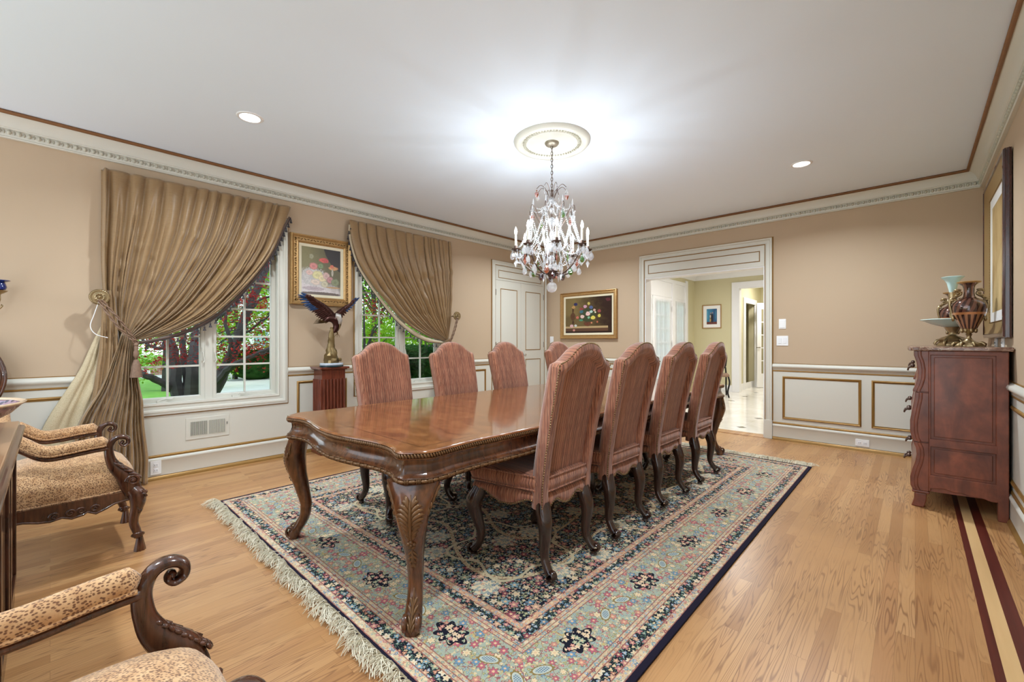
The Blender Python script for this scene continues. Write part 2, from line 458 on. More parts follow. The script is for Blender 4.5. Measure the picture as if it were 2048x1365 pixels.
# ------------------------------------------------------------------ windows
def glass_mat():
    m = bpy.data.materials.new('window_glass'); m.use_nodes = True; nt = m.node_tree; nt.nodes.clear()
    o = nt.nodes.new('ShaderNodeOutputMaterial'); t = nt.nodes.new('ShaderNodeBsdfTransparent'); gl = nt.nodes.new('ShaderNodeBsdfGlossy')
    gl.inputs['Roughness'].default_value = 0.02; t.inputs[0].default_value = (0.97, 0.99, 1.0, 1)
    mx = nt.nodes.new('ShaderNodeMixShader'); fr = nt.nodes.new('ShaderNodeFresnel'); fr.inputs[0].default_value = 1.25
    nt.links.new(fr.outputs[0], mx.inputs[0]); nt.links.new(t.outputs[0], mx.inputs[1]); nt.links.new(gl.outputs[0], mx.inputs[2]); nt.links.new(mx.outputs[0], o.inputs[0])
    return m
M['glass'] = glass_mat()
CAS = [(0, 0), (0.0, 0.016), (0.010, 0.020), (0.018, 0.012), (0.045, 0.012), (0.052, 0.024), (0.066, 0.028), (0.078, 0.022), (0.090, 0.020), (0.090, 0)]
def rect_frame(m, w, a0, a1, z0, z1, prof, inward=False, d0=0.0):
    """closed mitred frame whose inner edge is the rectangle; prof (offset outward, depth)"""
    s = -1 if inward else 1; rows = []
    for (a, z, sa, sz) in ((a0, z0, -1, -1), (a1, z0, 1, -1), (a1, z1, 1, 1), (a0, z1, -1, 1)):
        rows.append([wpt(w, a+s*sa*u, d0+v, z+s*sz*u) for u, v in prof])
    m.grid(rows, closed_u=True, closed_v=True)
def make_window(idx, y0, y1):
    e = struct(empty('window_%d' % idx, (0, 0, 0)))
    yc = (y0+y1)/2; gx = -0.08
    m = MB(); rect_frame(m, 'L', y0, y1, WZ[0], WZ[1], CAS); m.build('casing', M['trim'], e, smooth=35)
    m = MB(); rect_frame(m, 'L', y0-0.088, y1+0.088, WZ[0]-0.088, WZ[1]+0.088, [(0, 0), (0, 0.012), (0.006, 0.014), (0.012, 0.008), (0.012, 0)]); m.build('gold_edge', M['gold'], e, smooth=35)
    m = MB()   # reveal lining and stool
    wbox(m, 'L', y0-0.004, y0+0.002, WZ[0], WZ[1], -0.15, 0.004); wbox(m, 'L', y1-0.002, y1+0.004, WZ[0], WZ[1], -0.15, 0.004)
    wbox(m, 'L', y0, y1, WZ[1]-0.002, WZ[1]+0.004, -0.15, 0.004); wbox(m, 'L', y0, y1, WZ[0]-0.012, WZ[0]+0.006, -0.15, 0.016)
    wbox(m, 'L', yc-0.028, yc+0.028, WZ[0], WZ[1], -0.12, -0.055)
    m.build('jamb', M['trim'], e, smooth=0, bevel=0.002)
    for s0, s1 in ((y0+0.002, yc-0.028), (yc+0.028, y1-0.002)):
        m = MB(); rect_frame(m, 'L', s0+0.038, s1-0.038, WZ[0]+0.046, WZ[1]-0.046, [(0, 0), (0.004, 0.012), (0.010, 0.018), (0.04, 0.018), (0.04, -0.02), (0, -0.02)], d0=gx)
        sash = m.build('sash', M['trim'], e, smooth=35)
        g0, g1 = s0+0.038, s1-0.038; h0, h1 = WZ[0]+0.046, WZ[1]-0.046
        m = MB(); wbox(m, 'L', (g0+g1)/2-0.008, (g0+g1)/2+0.008, h0, h1, gx-0.012, gx+0.008)
        for k in range(1, 6):
            zz = h0+(h1-h0)*k/6; wbox(m, 'L', g0, g1, zz-0.008, zz+0.008, gx-0.011, gx+0.007)
        m.build('muntins', M['trim'], sash, smooth=0)
        m = MB(); wbox(m, 'L', g0, g1, h0, h1, gx-0.006, gx-0.002); m.build('pane', M['glass'], sash, smooth=0)
    for yy, sgn in ((yc-0.34, -1), (yc+0.21, 1)):       # folding crank operators on the sill
        m = MB(); wbox(m, 'L', yy-0.03, yy+0.035, WZ[0]+0.005, WZ[0]+0.022, -0.055, -0.03)
        m.tube([wpt('L', yy+0.02*sgn, -0.035, WZ[0]+0.02), wpt('L', yy+0.03, -0.03, WZ[0]+0.036), wpt('L', yy+0.07, -0.03, WZ[0]+0.030), wpt('L', yy+0.085, -0.03, WZ[0]+0.045)], 0.006, 8)
        m.build('crank_handle', M['trim'], e)
    for yy in (yc-0.045, yc+0.045):                     # sash locks
        m = MB(); wbox(m, 'L', yy-0.008, yy+0.008, 0.98, 1.10, -0.062, -0.050)
        m.tube([wpt('L', yy, -0.045, 1.06), wpt('L', yy+0.004, -0.034, 1.02), wpt('L', yy+0.012, -0.036, 0.985), wpt('L', yy, -0.034, 0.965)], 0.0055, 8)
        m.build('sash_lock', M['trim'], e)
for i, (a, b) in enumerate(WIN): make_window(i+1, a, b)

# ------------------------------------------------------------------ closet double doors on the left wall
DCAS = [(0, 0), (0.0, 0.018), (0.008, 0.022), (0.02, 0.014), (0.045, 0.016), (0.055, 0.026), (0.068, 0.024), (0.068, 0)]
y0, y1 = 4.585, 5.745
e = struct(empty('door_1', (0, 0, 0)))
def casing3(m, w, a0, a1, z1, prof, zb=0.0):
    for pts in (((a0, -1, 0, zb), (a0, -1, 1, z1), (a1, 1, 1, z1), (a1, 1, 0, zb)),):
        rows = [[wpt(w, a+sa*u, v, z+(sz*u)) for u, v in prof] for a, sa, sz, z in pts]
        m.grid(rows, closed_u=True)
m = MB(); casing3(m, 'L', y0, y1, 2.31, DCAS); m.build('casing', M['trim'], e, smooth=35)
m = MB(); casing3(m, 'L', y0-0.001, y1+0.001, 2.311, [(0, 0.01), (0, 0.02), (0.007, 0.023), (0.010, 0.016)])
casing3(m, 'L', y0-0.066, y1+0.066, 2.376, [(0, 0), (0, 0.012), (0.007, 0.013), (0.011, 0.006), (0.011, 0)])
frame_rect(m, 'L', 4.655, 5.729-0.05, 2.123, 2.245, 0.010, 0.008, 0.006)
m.build('gold_edge', M['gold'], e, smooth=35)
m = MB(); wbox(m, 'L', y0, y1, 2.092, 2.31, 0, 0.008); m.build('transom_panel', M['trim'], e, smooth=0)
ym = (y0+y1)/2
for li, (a, b) in enumerate(((y0+0.003, ym-0.002), (ym+0.002, y1-0.003))):
    m = MB(); wbox(m, 'L', a, b, 0.008, 2.087, 0, 0.014); leaf = m.build('door_leaf', M['trim'], e, smooth=0, bevel=0.002)
    m = MB()
    for z0, z1 in ((0.20, 0.868), (1.012, 1.965)): frame_rect(m, 'L', a+0.105, b-0.09, z0, z1, 0.012, 0.014, 0.007)
    m.build('gold_moulding', M['gold'], leaf, smooth=35)
    hy = a+0.004 if li == 0 else b-0.004
    for hz in (0.3, 1.10, 1.90):
        m = MB(); m.tube([wpt('L', hy, 0.018, hz-0.045), wpt('L', hy, 0.018, hz+0.045)], 0.006, 8); m.build('hinge', M['steel'], leaf)
    if li == 1:
        m = MB(); m.lathe([(0.001, 0), (0.024, 0.001), (0.022, 0.006), (0.008, 0.012), (0.008, 0.03), (0.018, 0.036), (0.024, 0.048), (0.020, 0.06), (0.008, 0.066), (0, 0.067)], wpt('L', a+0.045, 0.014, 0.935), 14, M=RYm(PI/2))
        m.build('door_knob', M['chrome'], leaf)
        m = MB(); m.ball(wpt('L', a+0.045, 0.017, 0.87), (0.004, 0.008, 0.014)); m.build('keyhole_cover', M['chrome'], leaf)

# ------------------------------------------------------------------ cased opening in the back wall
e = struct(empty('door_2', (0, 0, 0)))
OC = [(0, 0), (0.0, 0.018), (0.010, 0.024), (0.022, 0.014), (0.050, 0.016), (0.060, 0.028), (0.078, 0.026), (0.078, 0)]
m = MB(); casing3(m, 'B', OX0, OX1, 2.31, OC, 0.22); m.build('casing', M['trim'], e, smooth=35)
m = MB(); casing3(m, 'B', OX0-0.001, OX1+0.001, 2.311, [(0, 0.006), (0, 0.021), (0.008, 0.026), (0.012, 0.018)], 0.22)
casing3(m, 'B', OX0-0.077, OX1+0.077, 2.387, [(0, 0), (0, 0.012), (0.007, 0.014), (0.012, 0.008), (0.012, 0)], 0.22)
frame_rect(m, 'B', OX0+0.05, OX1-0.05, 2.118, 2.248, 0.010, 0.012, 0.006); m.build('gold_edge', M['gold'], e, smooth=35)
m = MB(); wbox(m, 'B', OX0-0.08, OX0+0.004, 0, 0.22, 0, 0.03); wbox(m, 'B', OX1-0.004, OX1+0.082, 0, 0.22, 0, 0.03); m.build('plinth_block', M['trim'], e, smooth=0, bevel=0.003)
m = MB(); wbox(m, 'B', OX0, OX1, OZ, 2.31, 0, 0.012); m.build('header_panel', M['trim'], e, smooth=0)
m = MB(); m.box(OX0-0.001, OX0+0.012, BY-0.012, BY+0.16, 0, OZ); m.box(OX1-0.012, OX1+0.001, BY-0.012, BY+0.16, 0, OZ); m.box(OX0, OX1, BY-0.005, BY+0.16, OZ-0.012, OZ+0.001)
m.build('jamb', M['white'], e, smooth=0)
m = MB(); m.box(OX0, OX1, BY-0.04, BY+0.16, -0.001, 0.006); m.build('threshold', M['floor'], e, smooth=0, bevel=0.002)
# ------------------------------------------------------------------ room beyond the opening
M['wall2'] = plain('green_beige_paint', lin(206, 198, 162), 0.6, var=0.02, scale=1.5)
def marble():
    g = G('marble_tile_floor', 0.12, 0, 0.5)
    x, y, z = g.world(); p = 0.8925
    n = g.noise(g.vec(x, y, 0), 2.2, 4, 0.6, 1.2)
    c = g.ramp(n, [(0.3, lin(226, 220, 208)), (0.6, lin(242, 239, 231))])
    u = ((x+2.60+p*40)/(p/2)).fr(); v = ((y-6.35+p*40)/(p/2)).fr()
    line = (u.mn(1.0-u)).lt(0.006).mx((v.mn(1.0-v)).lt(0.006))
    c = g.mix(line*0.35, c, lin(170, 165, 155))
    a = ((x+2.60+p*40)/p).fr(); b = ((y-6.35+p*40)/p).fr()
    d = (a.mn(1.0-a)+b.mn(1.0-b)).lt(0.075)
    c = g.mix(d, c, lin(92, 88, 82)); g.color(c); return g.m
M['marble'] = marble()
QY, QX = 10.60, -3.89
fl = MB().box(QX-0.1, 1.2, BY+0.155, QY+0.01, -0.12, 0).box(-4.3, -1.2, QY, 14, -0.12, 0).build('floor_tile', M['marble'], smooth=0); struct(fl)
struct(MB().box(QX-0.2, 1.2, BY+0.15, QY+0.2, 2.74, 2.9).box(-3.3, -1.2, QY+0.2, 14, 2.74, 2.9).build('ceiling_beyond', M['white'], smooth=0))
m = MB(); m.box(QX-0.12, QX, BY+0.15, 7.45, 0, 2.74); m.box(QX-0.12, QX, 10.05, QY+0.1, 0, 2.74); m.box(QX-0.12, QX, 7.45, 10.05, 2.42, 2.74)
struct(m.build('wall_beyond_left', M['wall2'], smooth=0))
m = MB(); m.box(QX-0.12, -2.89, QY, QY+0.12, 0, 2.74); m.box(-1.95, 1.2, QY, QY+0.12, 0, 2.74); m.box(-2.89, -1.95, QY, QY+0.12, 2.35, 2.74)
struct(m.build('wall_beyond_back', M['wall2'], smooth=0))
m = MB(); m.box(1.1, 1.2, BY+0.15, QY, 0, 2.74)
m.box(-3.14, -3.0, QY+0.12, 11.4, 0, 2.74); m.box(-3.14, -1.2, 12.9, 13.0, 0, 2.74); m.box(-4.2, -4.1, 11.0, 12.8, 0, 2.74); m.box(-4.2, -3.14, 10.95, 11.05, 0, 2.74); m.box(-4.2, -3.14, 12.7, 12.8, 0, 2.74); m.box(-4.2, -3.14, 10.95, 12.8, 2.7, 2.8); m.box(-3.14, -3.0, 11.4, 12.9, 2.1, 2.74); m.box(-3.14, -3.0, 12.3, 12.9, 0, 2.74); m.box(-1.3, -1.2, QY+0.12, 13, 0, 2.74)
struct(m.build('wall_beyond_hall', M['wall2'], smooth=0))
m = MB()
prof = [(0, 2.60), (0.02, 2.60), (0.03, 2.63), (0.06, 2.68), (0.10, 2.71), (0.11, 2.735), (0, 2.735)]
m.grid([[(QX+d, BY+0.15, z) for d, z in prof], [(QX+d, QY-d, z) for d, z in prof], [(1.1, QY-d, z) for d, z in prof]], closed_u=True)
m.box(QX, QX+0.018, BY+0.15, 7.3, 0, 0.15); m.box(QX, -3.03, QY-0.018, QY, 0, 0.15); m.box(-3.0, -2.98, 10.72, 13, 0, 0.15); m.box(-3.0, -1.3, 12.88, 12.9, 0, 0.15)
struct(m.build('trim_6', M['white'], smooth=30))
# doorway casing beyond
m = MB(); m.box(-3.03, -2.89, QY-0.022, QY, 0, 2.47); m.box(-3.03, -1.8, QY-0.022, QY, 2.35, 2.47); m.box(-3.045, -3.02, QY-0.032, QY, 0, 2.485); m.box(-3.045, -1.8, QY-0.032, QY, 2.465, 2.485)
m.box(-2.90, -2.885, QY-0.03, QY+0.13, 0, 2.35); m.box(-2.89, -1.9, QY, QY+0.13, 2.34, 2.352); m.box(-1.955, -1.94, QY-0.03, QY+0.13, 0, 2.35)
m.box(-3.0, -2.97, 11.28, 11.42, 0, 2.2); m.box(-3.0, -2.97, 12.28, 12.4, 0, 2.2); m.box(-3.0, -2.97, 11.28, 12.4, 2.08, 2.2)
struct(m.build('door_3', M['white'], smooth=0, bevel=0.003))
# french doors with sheers on the far left wall
def sheer():
    m = bpy.data.materials.new('sheer_cloth'); m.use_nodes = True; nt = m.node_tree; nt.nodes.clear()
    o = nt.nodes.new('ShaderNodeOutputMaterial'); a = nt.nodes.new('ShaderNodeBsdfTranslucent'); b = nt.nodes.new('ShaderNodeBsdfTransparent'); d = nt.nodes.new('ShaderNodeBsdfDiffuse')
    a.inputs[0].default_value = (0.95, 0.95, 0.95, 1); m1 = nt.nodes.new('ShaderNodeMixShader'); m1.inputs[0].default_value = 0.3; m2 = nt.nodes.new('ShaderNodeMixShader'); m2.inputs[0].default_value = 0.35
    nt.links.new(a.outputs[0], m1.inputs[1]); nt.links.new(d.outputs[0], m1.inputs[2]); nt.links.new(m1.outputs[0], m2.inputs[1]); nt.links.new(b.outputs[0], m2.inputs[2]); nt.links.new(m2.outputs[0], o.inputs[0]); return m
M['sheer'] = sheer()
e = struct(empty('door_4', (0, 0, 0)))
m = MB(); m.box(QX-0.03, QX+0.02, 7.30, 7.45, 0, 2.55); m.box(QX-0.12, QX+0.025, 10.03, 10.15, 0, 2.55); m.box(QX-0.12, QX+0.02, 7.3, 10.15, 2.42, 2.5); m.box(QX-0.08, QX-0.0, 7.45, 9.30, 2.10, 2.42); m.box(QX-0.08, QX-0.0, 9.42, 10.05, 2.10, 2.42); m.box(QX-0.10, QX+0.025, 9.28, 9.42, 0, 2.45)
m.build('casing', M['white'], e, smooth=0, bevel=0.004)
for a, b in ((7.46, 8.36), (8.38, 9.28), (9.42, 10.03)):
    m = MB(); s = 0.11
    m.box(QX-0.06, QX-0.01, a, a+s, 0.01, 2.10); m.box(QX-0.06, QX-0.01, b-s, b, 0.01, 2.10); m.box(QX-0.06, QX-0.01, a, b, 0.01, 0.28); m.box(QX-0.06, QX-0.01, a, b, 2.0, 2.10)
    leaf = m.build('door_leaf', M['white'], e, smooth=0, bevel=0.003)
    m = MB()
    for k in (1, 2): yy = a+s+(b-a-2*s)*k/3; m.box(QX-0.05, QX-0.03, yy-0.01, yy+0.01, 0.28, 2.0)
    for k in range(1, 6): zz = 0.28+1.72*k/6; m.box(QX-0.05, QX-0.03, a+s, b-s, zz-0.011, zz+0.011)
    m.build('muntins', M['white'], leaf, smooth=0)
    m = MB(); m.box(QX-0.044, QX-0.040, a+s, b-s, 0.28, 2.0); m.build('pane', M['glass'], leaf, smooth=0)
    m = MB(); rows = []
    for zz in np.linspace(0.2, 2.04, 6):
        rows.append([(QX-0.0+0.012*math.sin(j*1.9)+0.012, a+s-0.07+(b-a-2*s+0.14)*j/60, zz) for j in range(61)])
    m.grid(rows); m.build('sheer_panel', M['sheer'], leaf, smooth=180)
    for hz in (0.35, 1.1, 1.85): MB().box(QX-0.01, QX+0.004, b-0.014, b-0.002, hz-0.06, hz+0.06).build('hinge', M['steel'], leaf, smooth=0)
# french door leaf in the hall beyond
e = struct(empty('door_5', (-2.87, 11.95, 0), math.radians(52)))
m = MB(); m.box(0, 0.12, -0.02, 0.02, 0.01, 2.1); m.box(0.62, 0.74, -0.02, 0.02, 0.01, 2.1); m.box(0, 0.74, -0.02, 0.02, 0.01, 0.35); m.box(0, 0.74, -0.02, 0.02, 1.95, 2.1)
m.build('door_leaf', M['white'], e, smooth=0, bevel=0.003)
m = MB()
for k in (1, 2): m.box(0.12+0.5*k/3-0.012, 0.12+0.5*k/3+0.012, -0.012, 0.012, 0.35, 1.95)
for k in range(1, 5): m.box(0.12, 0.62, -0.012, 0.012, 0.35+1.6*k/5-0.012, 0.35+1.6*k/5+0.012)
m.build('muntins', M['white'], e, smooth=0)
MB().tube([(0.06, -0.05, 1.0), (-0.04, -0.05, 1.0)], 0.01, 8).tube([(0.06, -0.05, 1.0), (0.06, 0, 1.0)], 0.012, 8).build('door_handle', M['steel'], e)
light('beyond_light', 'AREA', (-2.3, 8.2, 2.70), 44, (1, 0.97, 0.93), 0.5)
light('beyond_light', 'AREA', (-0.6, 8.2, 2.70), 28, (1, 0.97, 0.93), 0.5)
light('hall_light', 'AREA', (-2.2, 11.6, 2.70), 30, (1, 0.97, 0.93), 0.4)

# ------------------------------------------------------------------ garden seen through the windows
def leafm(name, c1, c2):
    m = bpy.data.materials.new(name); m.use_nodes = True; nt = m.node_tree; nt.nodes.clear()
    o = nt.nodes.new('ShaderNodeOutputMaterial'); d = nt.nodes.new('ShaderNodeBsdfDiffuse'); t = nt.nodes.new('ShaderNodeBsdfTranslucent'); x = nt.nodes.new('ShaderNodeMixShader')
    n = nt.nodes.new('ShaderNodeTexNoise'); n.inputs['Scale'].default_value = 3.0; r = nt.nodes.new('ShaderNodeValToRGB')
    r.color_ramp.elements[0].position = 0.35; r.color_ramp.elements[0].color = (*c1, 1); r.color_ramp.elements[1].position = 0.65; r.color_ramp.elements[1].color = (*c2, 1)
    tc = nt.nodes.new('ShaderNodeTexCoord'); nt.links.new(tc.outputs['Object'], n.inputs['Vector']); nt.links.new(n.outputs[0], r.inputs[0])
    nt.links.new(r.outputs[0], d.inputs[0]); nt.links.new(r.outputs[0], t.inputs[0]); x.inputs[0].default_value = 0.45
    nt.links.new(d.outputs[0], x.inputs[1]); nt.links.new(t.outputs[0], x.inputs[2]); nt.links.new(x.outputs[0], o.inputs[0]); return m
M['leaf_g'] = leafm('bright_leaves', lin(84, 136, 30), lin(160, 196, 62))
M['leaf_d'] = leafm('hedge_leaves', lin(24, 52, 26), lin(62, 104, 48))
M['leaf_r'] = leafm('maple_leaves', lin(100, 32, 36), lin(178, 62, 58))
M['bark'] = plain('maple_bark', lin(58, 54, 54), 0.9, var=0.4, scale=10, bump=0.4)
g = G('lawn_grass', 0.9); g.color(g.mix(g.noise(None, 2.0, 4), lin(76, 136, 40), lin(122, 172, 60))); M['lawn'] = g.m
M['concrete'] = plain('pale_concrete', lin(214, 212, 206), 0.8, var=0.06, scale=3)
M['siding'] = plain('pale_siding', lin(222, 224, 226), 0.7, var=0.02)
g = G('garden_brick', 0.8); b = g.node('ShaderNodeTexBrick'); x, y, z = g.xyz(); g.link(g.vec(y, z, 0), b.inputs['Vector'])
b.inputs['Scale'].default_value = 1; b.inputs['Brick Width'].default_value = 0.22; b.inputs['Row Height'].default_value = 0.075; b.inputs['Mortar Size'].default_value = 0.008
for q, cc in (('Color1', lin(150, 96, 74)), ('Color2', lin(178, 124, 100)), ('Mortar', lin(190, 180, 170))): b.inputs[q].default_value = (*cc, 1)
g.link(b.outputs['Color'], g.b.inputs['Base Color']); M['brick'] = g.m
GZ = -0.35
struct(MB().box(-60, LX-0.16, -30, 5.8, GZ-0.2, GZ).box(-60, QX-0.13, 5.8, 50, GZ-0.2, GZ).build('lawn', M['lawn'], smooth=0))
struct(MB().add([(-13, 3.0, GZ+0.01), (-30, 2.2, GZ+0.01), (-30, 12, GZ+0.01), (-20, 9, GZ+0.01), (-13.5, 5.6, GZ+0.01)], [(0, 1, 2, 3, 4)]).build('driveway_path', M['concrete'], smooth=0))
struct(MB().box(-9.5, QX-0.13, 5.9, 14, GZ, GZ+0.3).build('bounce_slab', M['concrete'], smooth=0))  # pale slab added behind the sheers to bounce daylight and cover the lawn
def ray_pt(px, py, t):
    u = (px-1024)/863; v = (682.5-py)/863; a = math.radians(43.05)
    return Vector((t*(-math.sin(a)+u*math.cos(a)), t*(math.cos(a)+u*math.sin(a)), 1.16+v*t))
def leaves(m, rng, c, rad, n, size, flat=0.5):
    vs = []; fs = []
    for i in range(n):
        while True:
            q = Vector((rng.uniform(-1, 1), rng.uniform(-1, 1), rng.uniform(-1, 1)))
            if q.length < 1: break
        p = Vector(c)+Vector((q.x*rad[0], q.y*rad[1], q.z*rad[2]))
        a = Vector((rng.gauss(0, 1), rng.gauss(0, 1), rng.gauss(0, flat))).normalized(); b = a.cross(Vector((rng.gauss(0, .5), rng.gauss(0, .5), 1))).normalized()
        s = size*rng.uniform(0.6, 1.3)
        k = len(vs); vs += [p-a*s, p+b*s*0.45, p+a*s, p-b*s*0.45]; fs.append((k, k+1, k+2, k+3))
    m.add(vs, fs)
def limb(m, pts, r0, r1, rng):
    P = smooth_path(pts, 5); n = len(P); P = [p+Vector((rng.uniform(-1, 1), rng.uniform(-1, 1), rng.uniform(-1, 1)))*0.012 for p in P]
    m.tube(P, [lerp(r0*0.72, r1*0.85, i/(n-1)) for i in range(n)], 7)
rng = random.Random(5)
# red maple in front of the first window
t = thing('maple_tree', 'dark-limbed Japanese maple with red leaves just outside the wide left window', 'tree', ray_pt(370, 800, 6.5).xyz)
base = t.location.copy(); base.z = GZ; t.location = base
off = -base
R_ = lambda px, py, d: ray_pt(px, py, d)+off
m = MB()
root = Vector((0, 0, -0.02))
for pts, r0, r1 in (
    ([root, R_(352, 760, 6.5), R_(345, 700, 6.6), R_(322, 640, 6.8), R_(310, 560, 7)], 0.14, 0.05),
    ([R_(350, 780, 6.5), R_(320, 765, 6.3), R_(290, 750, 6.1), R_(262, 738, 6.0)], 0.08, 0.04),
    ([root, R_(385, 760, 6.4), R_(388, 710, 6.5), R_(398, 650, 6.8), R_(420, 560, 7), R_(430, 470, 7.4)], 0.15, 0.06),
    ([R_(376, 800, 6.5), R_(372, 740, 6.7), R_(365, 690, 7), R_(372, 620, 7.2)], 0.09, 0.04),
    ([root+Vector((0.1, 0.1, 0)), R_(425, 785, 6.2), R_(450, 740, 6.3), R_(472, 690, 6.4), R_(492, 630, 6.5), R_(530, 540, 6.7), R_(560, 470, 6.9)], 0.14, 0.05),
    ([R_(428, 775, 6.2), R_(460, 735, 6.1), R_(500, 715, 6.0), R_(560, 690, 5.9)], 0.075, 0.035),
    ([R_(452, 735, 6.3), R_(462, 690, 6.2), R_(452, 640, 6.2), R_(470, 560, 6.2)], 0.05, 0.02),
    ([R_(472, 690, 6.4), R_(500, 660, 6.3), R_(540, 630, 6.2)], 0.035, 0.012),
    ([R_(492, 630, 6.5), R_(520, 600, 6.6), R_(552, 590, 6.7)], 0.035, 0.012),
    ([R_(398, 650, 6.8), R_(430, 640, 6.5), R_(470, 610, 6.4), R_(500, 560, 6.4)], 0.04, 0.015),
    ([R_(345, 700, 6.6), R_(300, 690, 6.5), R_(262, 650, 6.4)], 0.045, 0.015)):
    limb(m, pts, r0, r1, rng)
for i in range(26):
    a = R_(rng.uniform(430, 545), rng.uniform(560, 740), rng.uniform(5.8, 6.8)); b = a+Vector((rng.uniform(-.3, .3), rng.uniform(0.1, .5), rng.uniform(-.05, .35)))
    limb(m, [a, (a+b)/2+Vector((0, 0, 0.04)), b], 0.012, 0.004, rng)
m.build('trunk', M['bark'], t)
m = MB()
for i in range(105):
    px = rng.uniform(420, 560); py = rng.uniform(520, 740)
    if rng.random() < 0.25: px = rng.uniform(290, 420); py = rng.uniform(640, 740)
    if rng.random() < 0.15: px = rng.uniform(480, 560); py = rng.uniform(400, 560)
    leaves(m, rng, R_(px, py, rng.uniform(5.6, 7.6)), (0.24, 0.28, 0.09), 60, 0.026)
m.build('foliage', M['leaf_r'], t, smooth=0)
def tree(px, py, d, h, rad, label, mat='leaf_g', n=26, per=80, seed=1, size=0.10):
    r = random.Random(seed); b = ray_pt(px, py, d); b.z = GZ
    t = thing('garden_tree' if h > 2 else 'garden_shrub', label, 'tree' if h > 2 else 'shrub', b)
    kq = min(1, h/5); m = MB(); m.tube(smooth_path([(0, 0, -0.02), (0.05*kq, 0.02*kq, h*0.3), (-0.02*kq, 0.03*kq, h*0.6), (0, 0, h*0.9)], 4), [(0.10-0.006*i)*min(1, h/5) for i in range(13)], 7)
    for i in range(8):
        a = r.uniform(0, 2*PI); z = r.uniform(0.3, 0.8)*h
        m.tube([(0, 0, z), (math.cos(a)*rad*0.4, math.sin(a)*rad*0.4, z+0.2*h), (math.cos(a)*rad*0.8, math.sin(a)*rad*0.8, z+0.28*h)], [0.04*kq, 0.025*kq, 0.01*kq], 6)
    m.build('trunk', M['bark'], t)
    m = MB()
    for i in range(n):
        a = r.uniform(0, 2*PI); q = rad*math.sqrt(r.random()); z = h*r.uniform(0.12, 1.0)
        w = 1-abs(z/h-0.5)*0.7
        leaves(m, r, (q*w*math.cos(a), q*w*math.sin(a), z), (0.22*rad, 0.22*rad, 0.10*h), per, size)
    m.build('foliage', M[mat], t, smooth=0)
tree(330, 700, 13, 5.0, 2.2, 'pale green leafy tree behind the left half of the wide left window', seed=2, n=60, per=170, size=0.055)
tree(470, 640, 17, 7.5, 3.0, 'tall yellow-green tree rising behind the red maple', seed=3, n=80, per=190, size=0.07)
tree(745, 640, 11.5, 5.6, 2.2, 'bright green tree filling the left sash of the narrower window', seed=4, n=85, per=230, size=0.045)
tree(840, 640, 13.5, 5.6, 2.4, 'green tree behind the clipped hedge of the narrower window', seed=6, n=85, per=230, size=0.05)
tree(728, 720, 7.5, 2.3, 0.55, 'purple-leaved small tree at the left edge of the narrower window', 'leaf_r', seed=7, n=12, per=70, size=0.028)
tree(800, 640, 19, 8.0, 4.5, 'tall pale green tree far behind the boxwood hedge', seed=12, n=110, per=150, size=0.09)
tree(640, 600, 24, 9.0, 5.0, 'distant pale tree on the skyline between the two windows', seed=8, n=60, per=80, size=0.2)
tree(250, 640, 20, 7.0, 3.6, 'distant green tree beyond the lawn at the far left', seed=9, n=50, per=80, size=0.16)
def hedge(name, label, cx_, cy_, lx, ly, h, seed, rz=0):
    r = random.Random(seed); t = thing(name, label, 'hedge', (cx_, cy_, GZ), rz)
    m = MB(); m.ball((0, 0, h*0.48), (lx*0.46, ly*0.46, h*0.5), 14, 8); core = m.build('hedge_core', M['leaf_d'], t)
    m = MB()
    for i in range(int(900*max(1, lx*ly))):
        a = r.uniform(0, 2*PI); ph = r.uniform(-0.3, PI/2)
        sq = lambda v: math.copysign(abs(v)**0.6, v)
        p = Vector((sq(math.cos(a)*math.cos(ph))*lx/2, sq(math.sin(a)*math.cos(ph))*ly/2, h*0.5+sq(math.sin(ph))*h*0.48))
        leaves(m, r, p, (0.05, 0.05, 0.05), 2, 0.05)
    m.build('foliage', M['leaf_d'], t, smooth=0)
p = ray_pt(515, 760, 17); hedge('clipped_hedge', 'dark rounded hedge beside the lawn seen in the right sash of the wide left window', p.x, p.y, 1.4, 2.2, 1.15, 1)
p = ray_pt(822, 740, 8.2); hedge('boxwood_hedge', 'near-black clipped boxwood hedge at the bottom of the narrower window', p.x, p.y, 1.6, 2.6, 1.42, 2, 0.5)
# low brick wall and the neighbouring house
p = ray_pt(440, 760, 21)
o = MB().box(-0.15, 0.15, -2.6, 2.0, 0, 0.62).build('garden_wall', M['brick'], loc=(p.x, p.y, GZ), smooth=0); tag(o, 'low reddish brick garden wall beyond the pale driveway', 'wall', kind='thing')
p = ray_pt(505, 720, 34)
h = thing('neighbor_house', 'white two-storey house across the driveway seen through the red maple', 'house', (p.x, p.y, GZ))
MB().box(-6, 0, -3, 9, 0, 5.6).build('wall', M['siding'], h, smooth=0)
MB().prism([(-3.5, 5.6), (9.5, 5.6), (3, 8.4)], lambda u, v: (-6.3, u, v), lambda u, v: (0.3, u, v)).build('roof', plain('slate_roof', lin(96, 92, 92), 0.8), h, smooth=0)
M['wpane'] = plain('house_window_glass', lin(120, 150, 168), 0.15)
for wy in (-1.6, 0.6, 2.8, 5.0, 7.2):
    for wz in (1.0, 3.6):
        w_ = MB().box(0.0, 0.06, wy-0.6, wy+0.6, wz, wz+1.5).build('window', M['white'], h, smooth=0)
        MB().box(0.05, 0.08, wy-0.5, wy-0.03, wz+0.1, wz+1.4).box(0.05, 0.08, wy+0.03, wy+0.5, wz+0.1, wz+1.4).build('pane', M['wpane'], w_, smooth=0)
p = ray_pt(850, 757, 6.3)
o = MB()
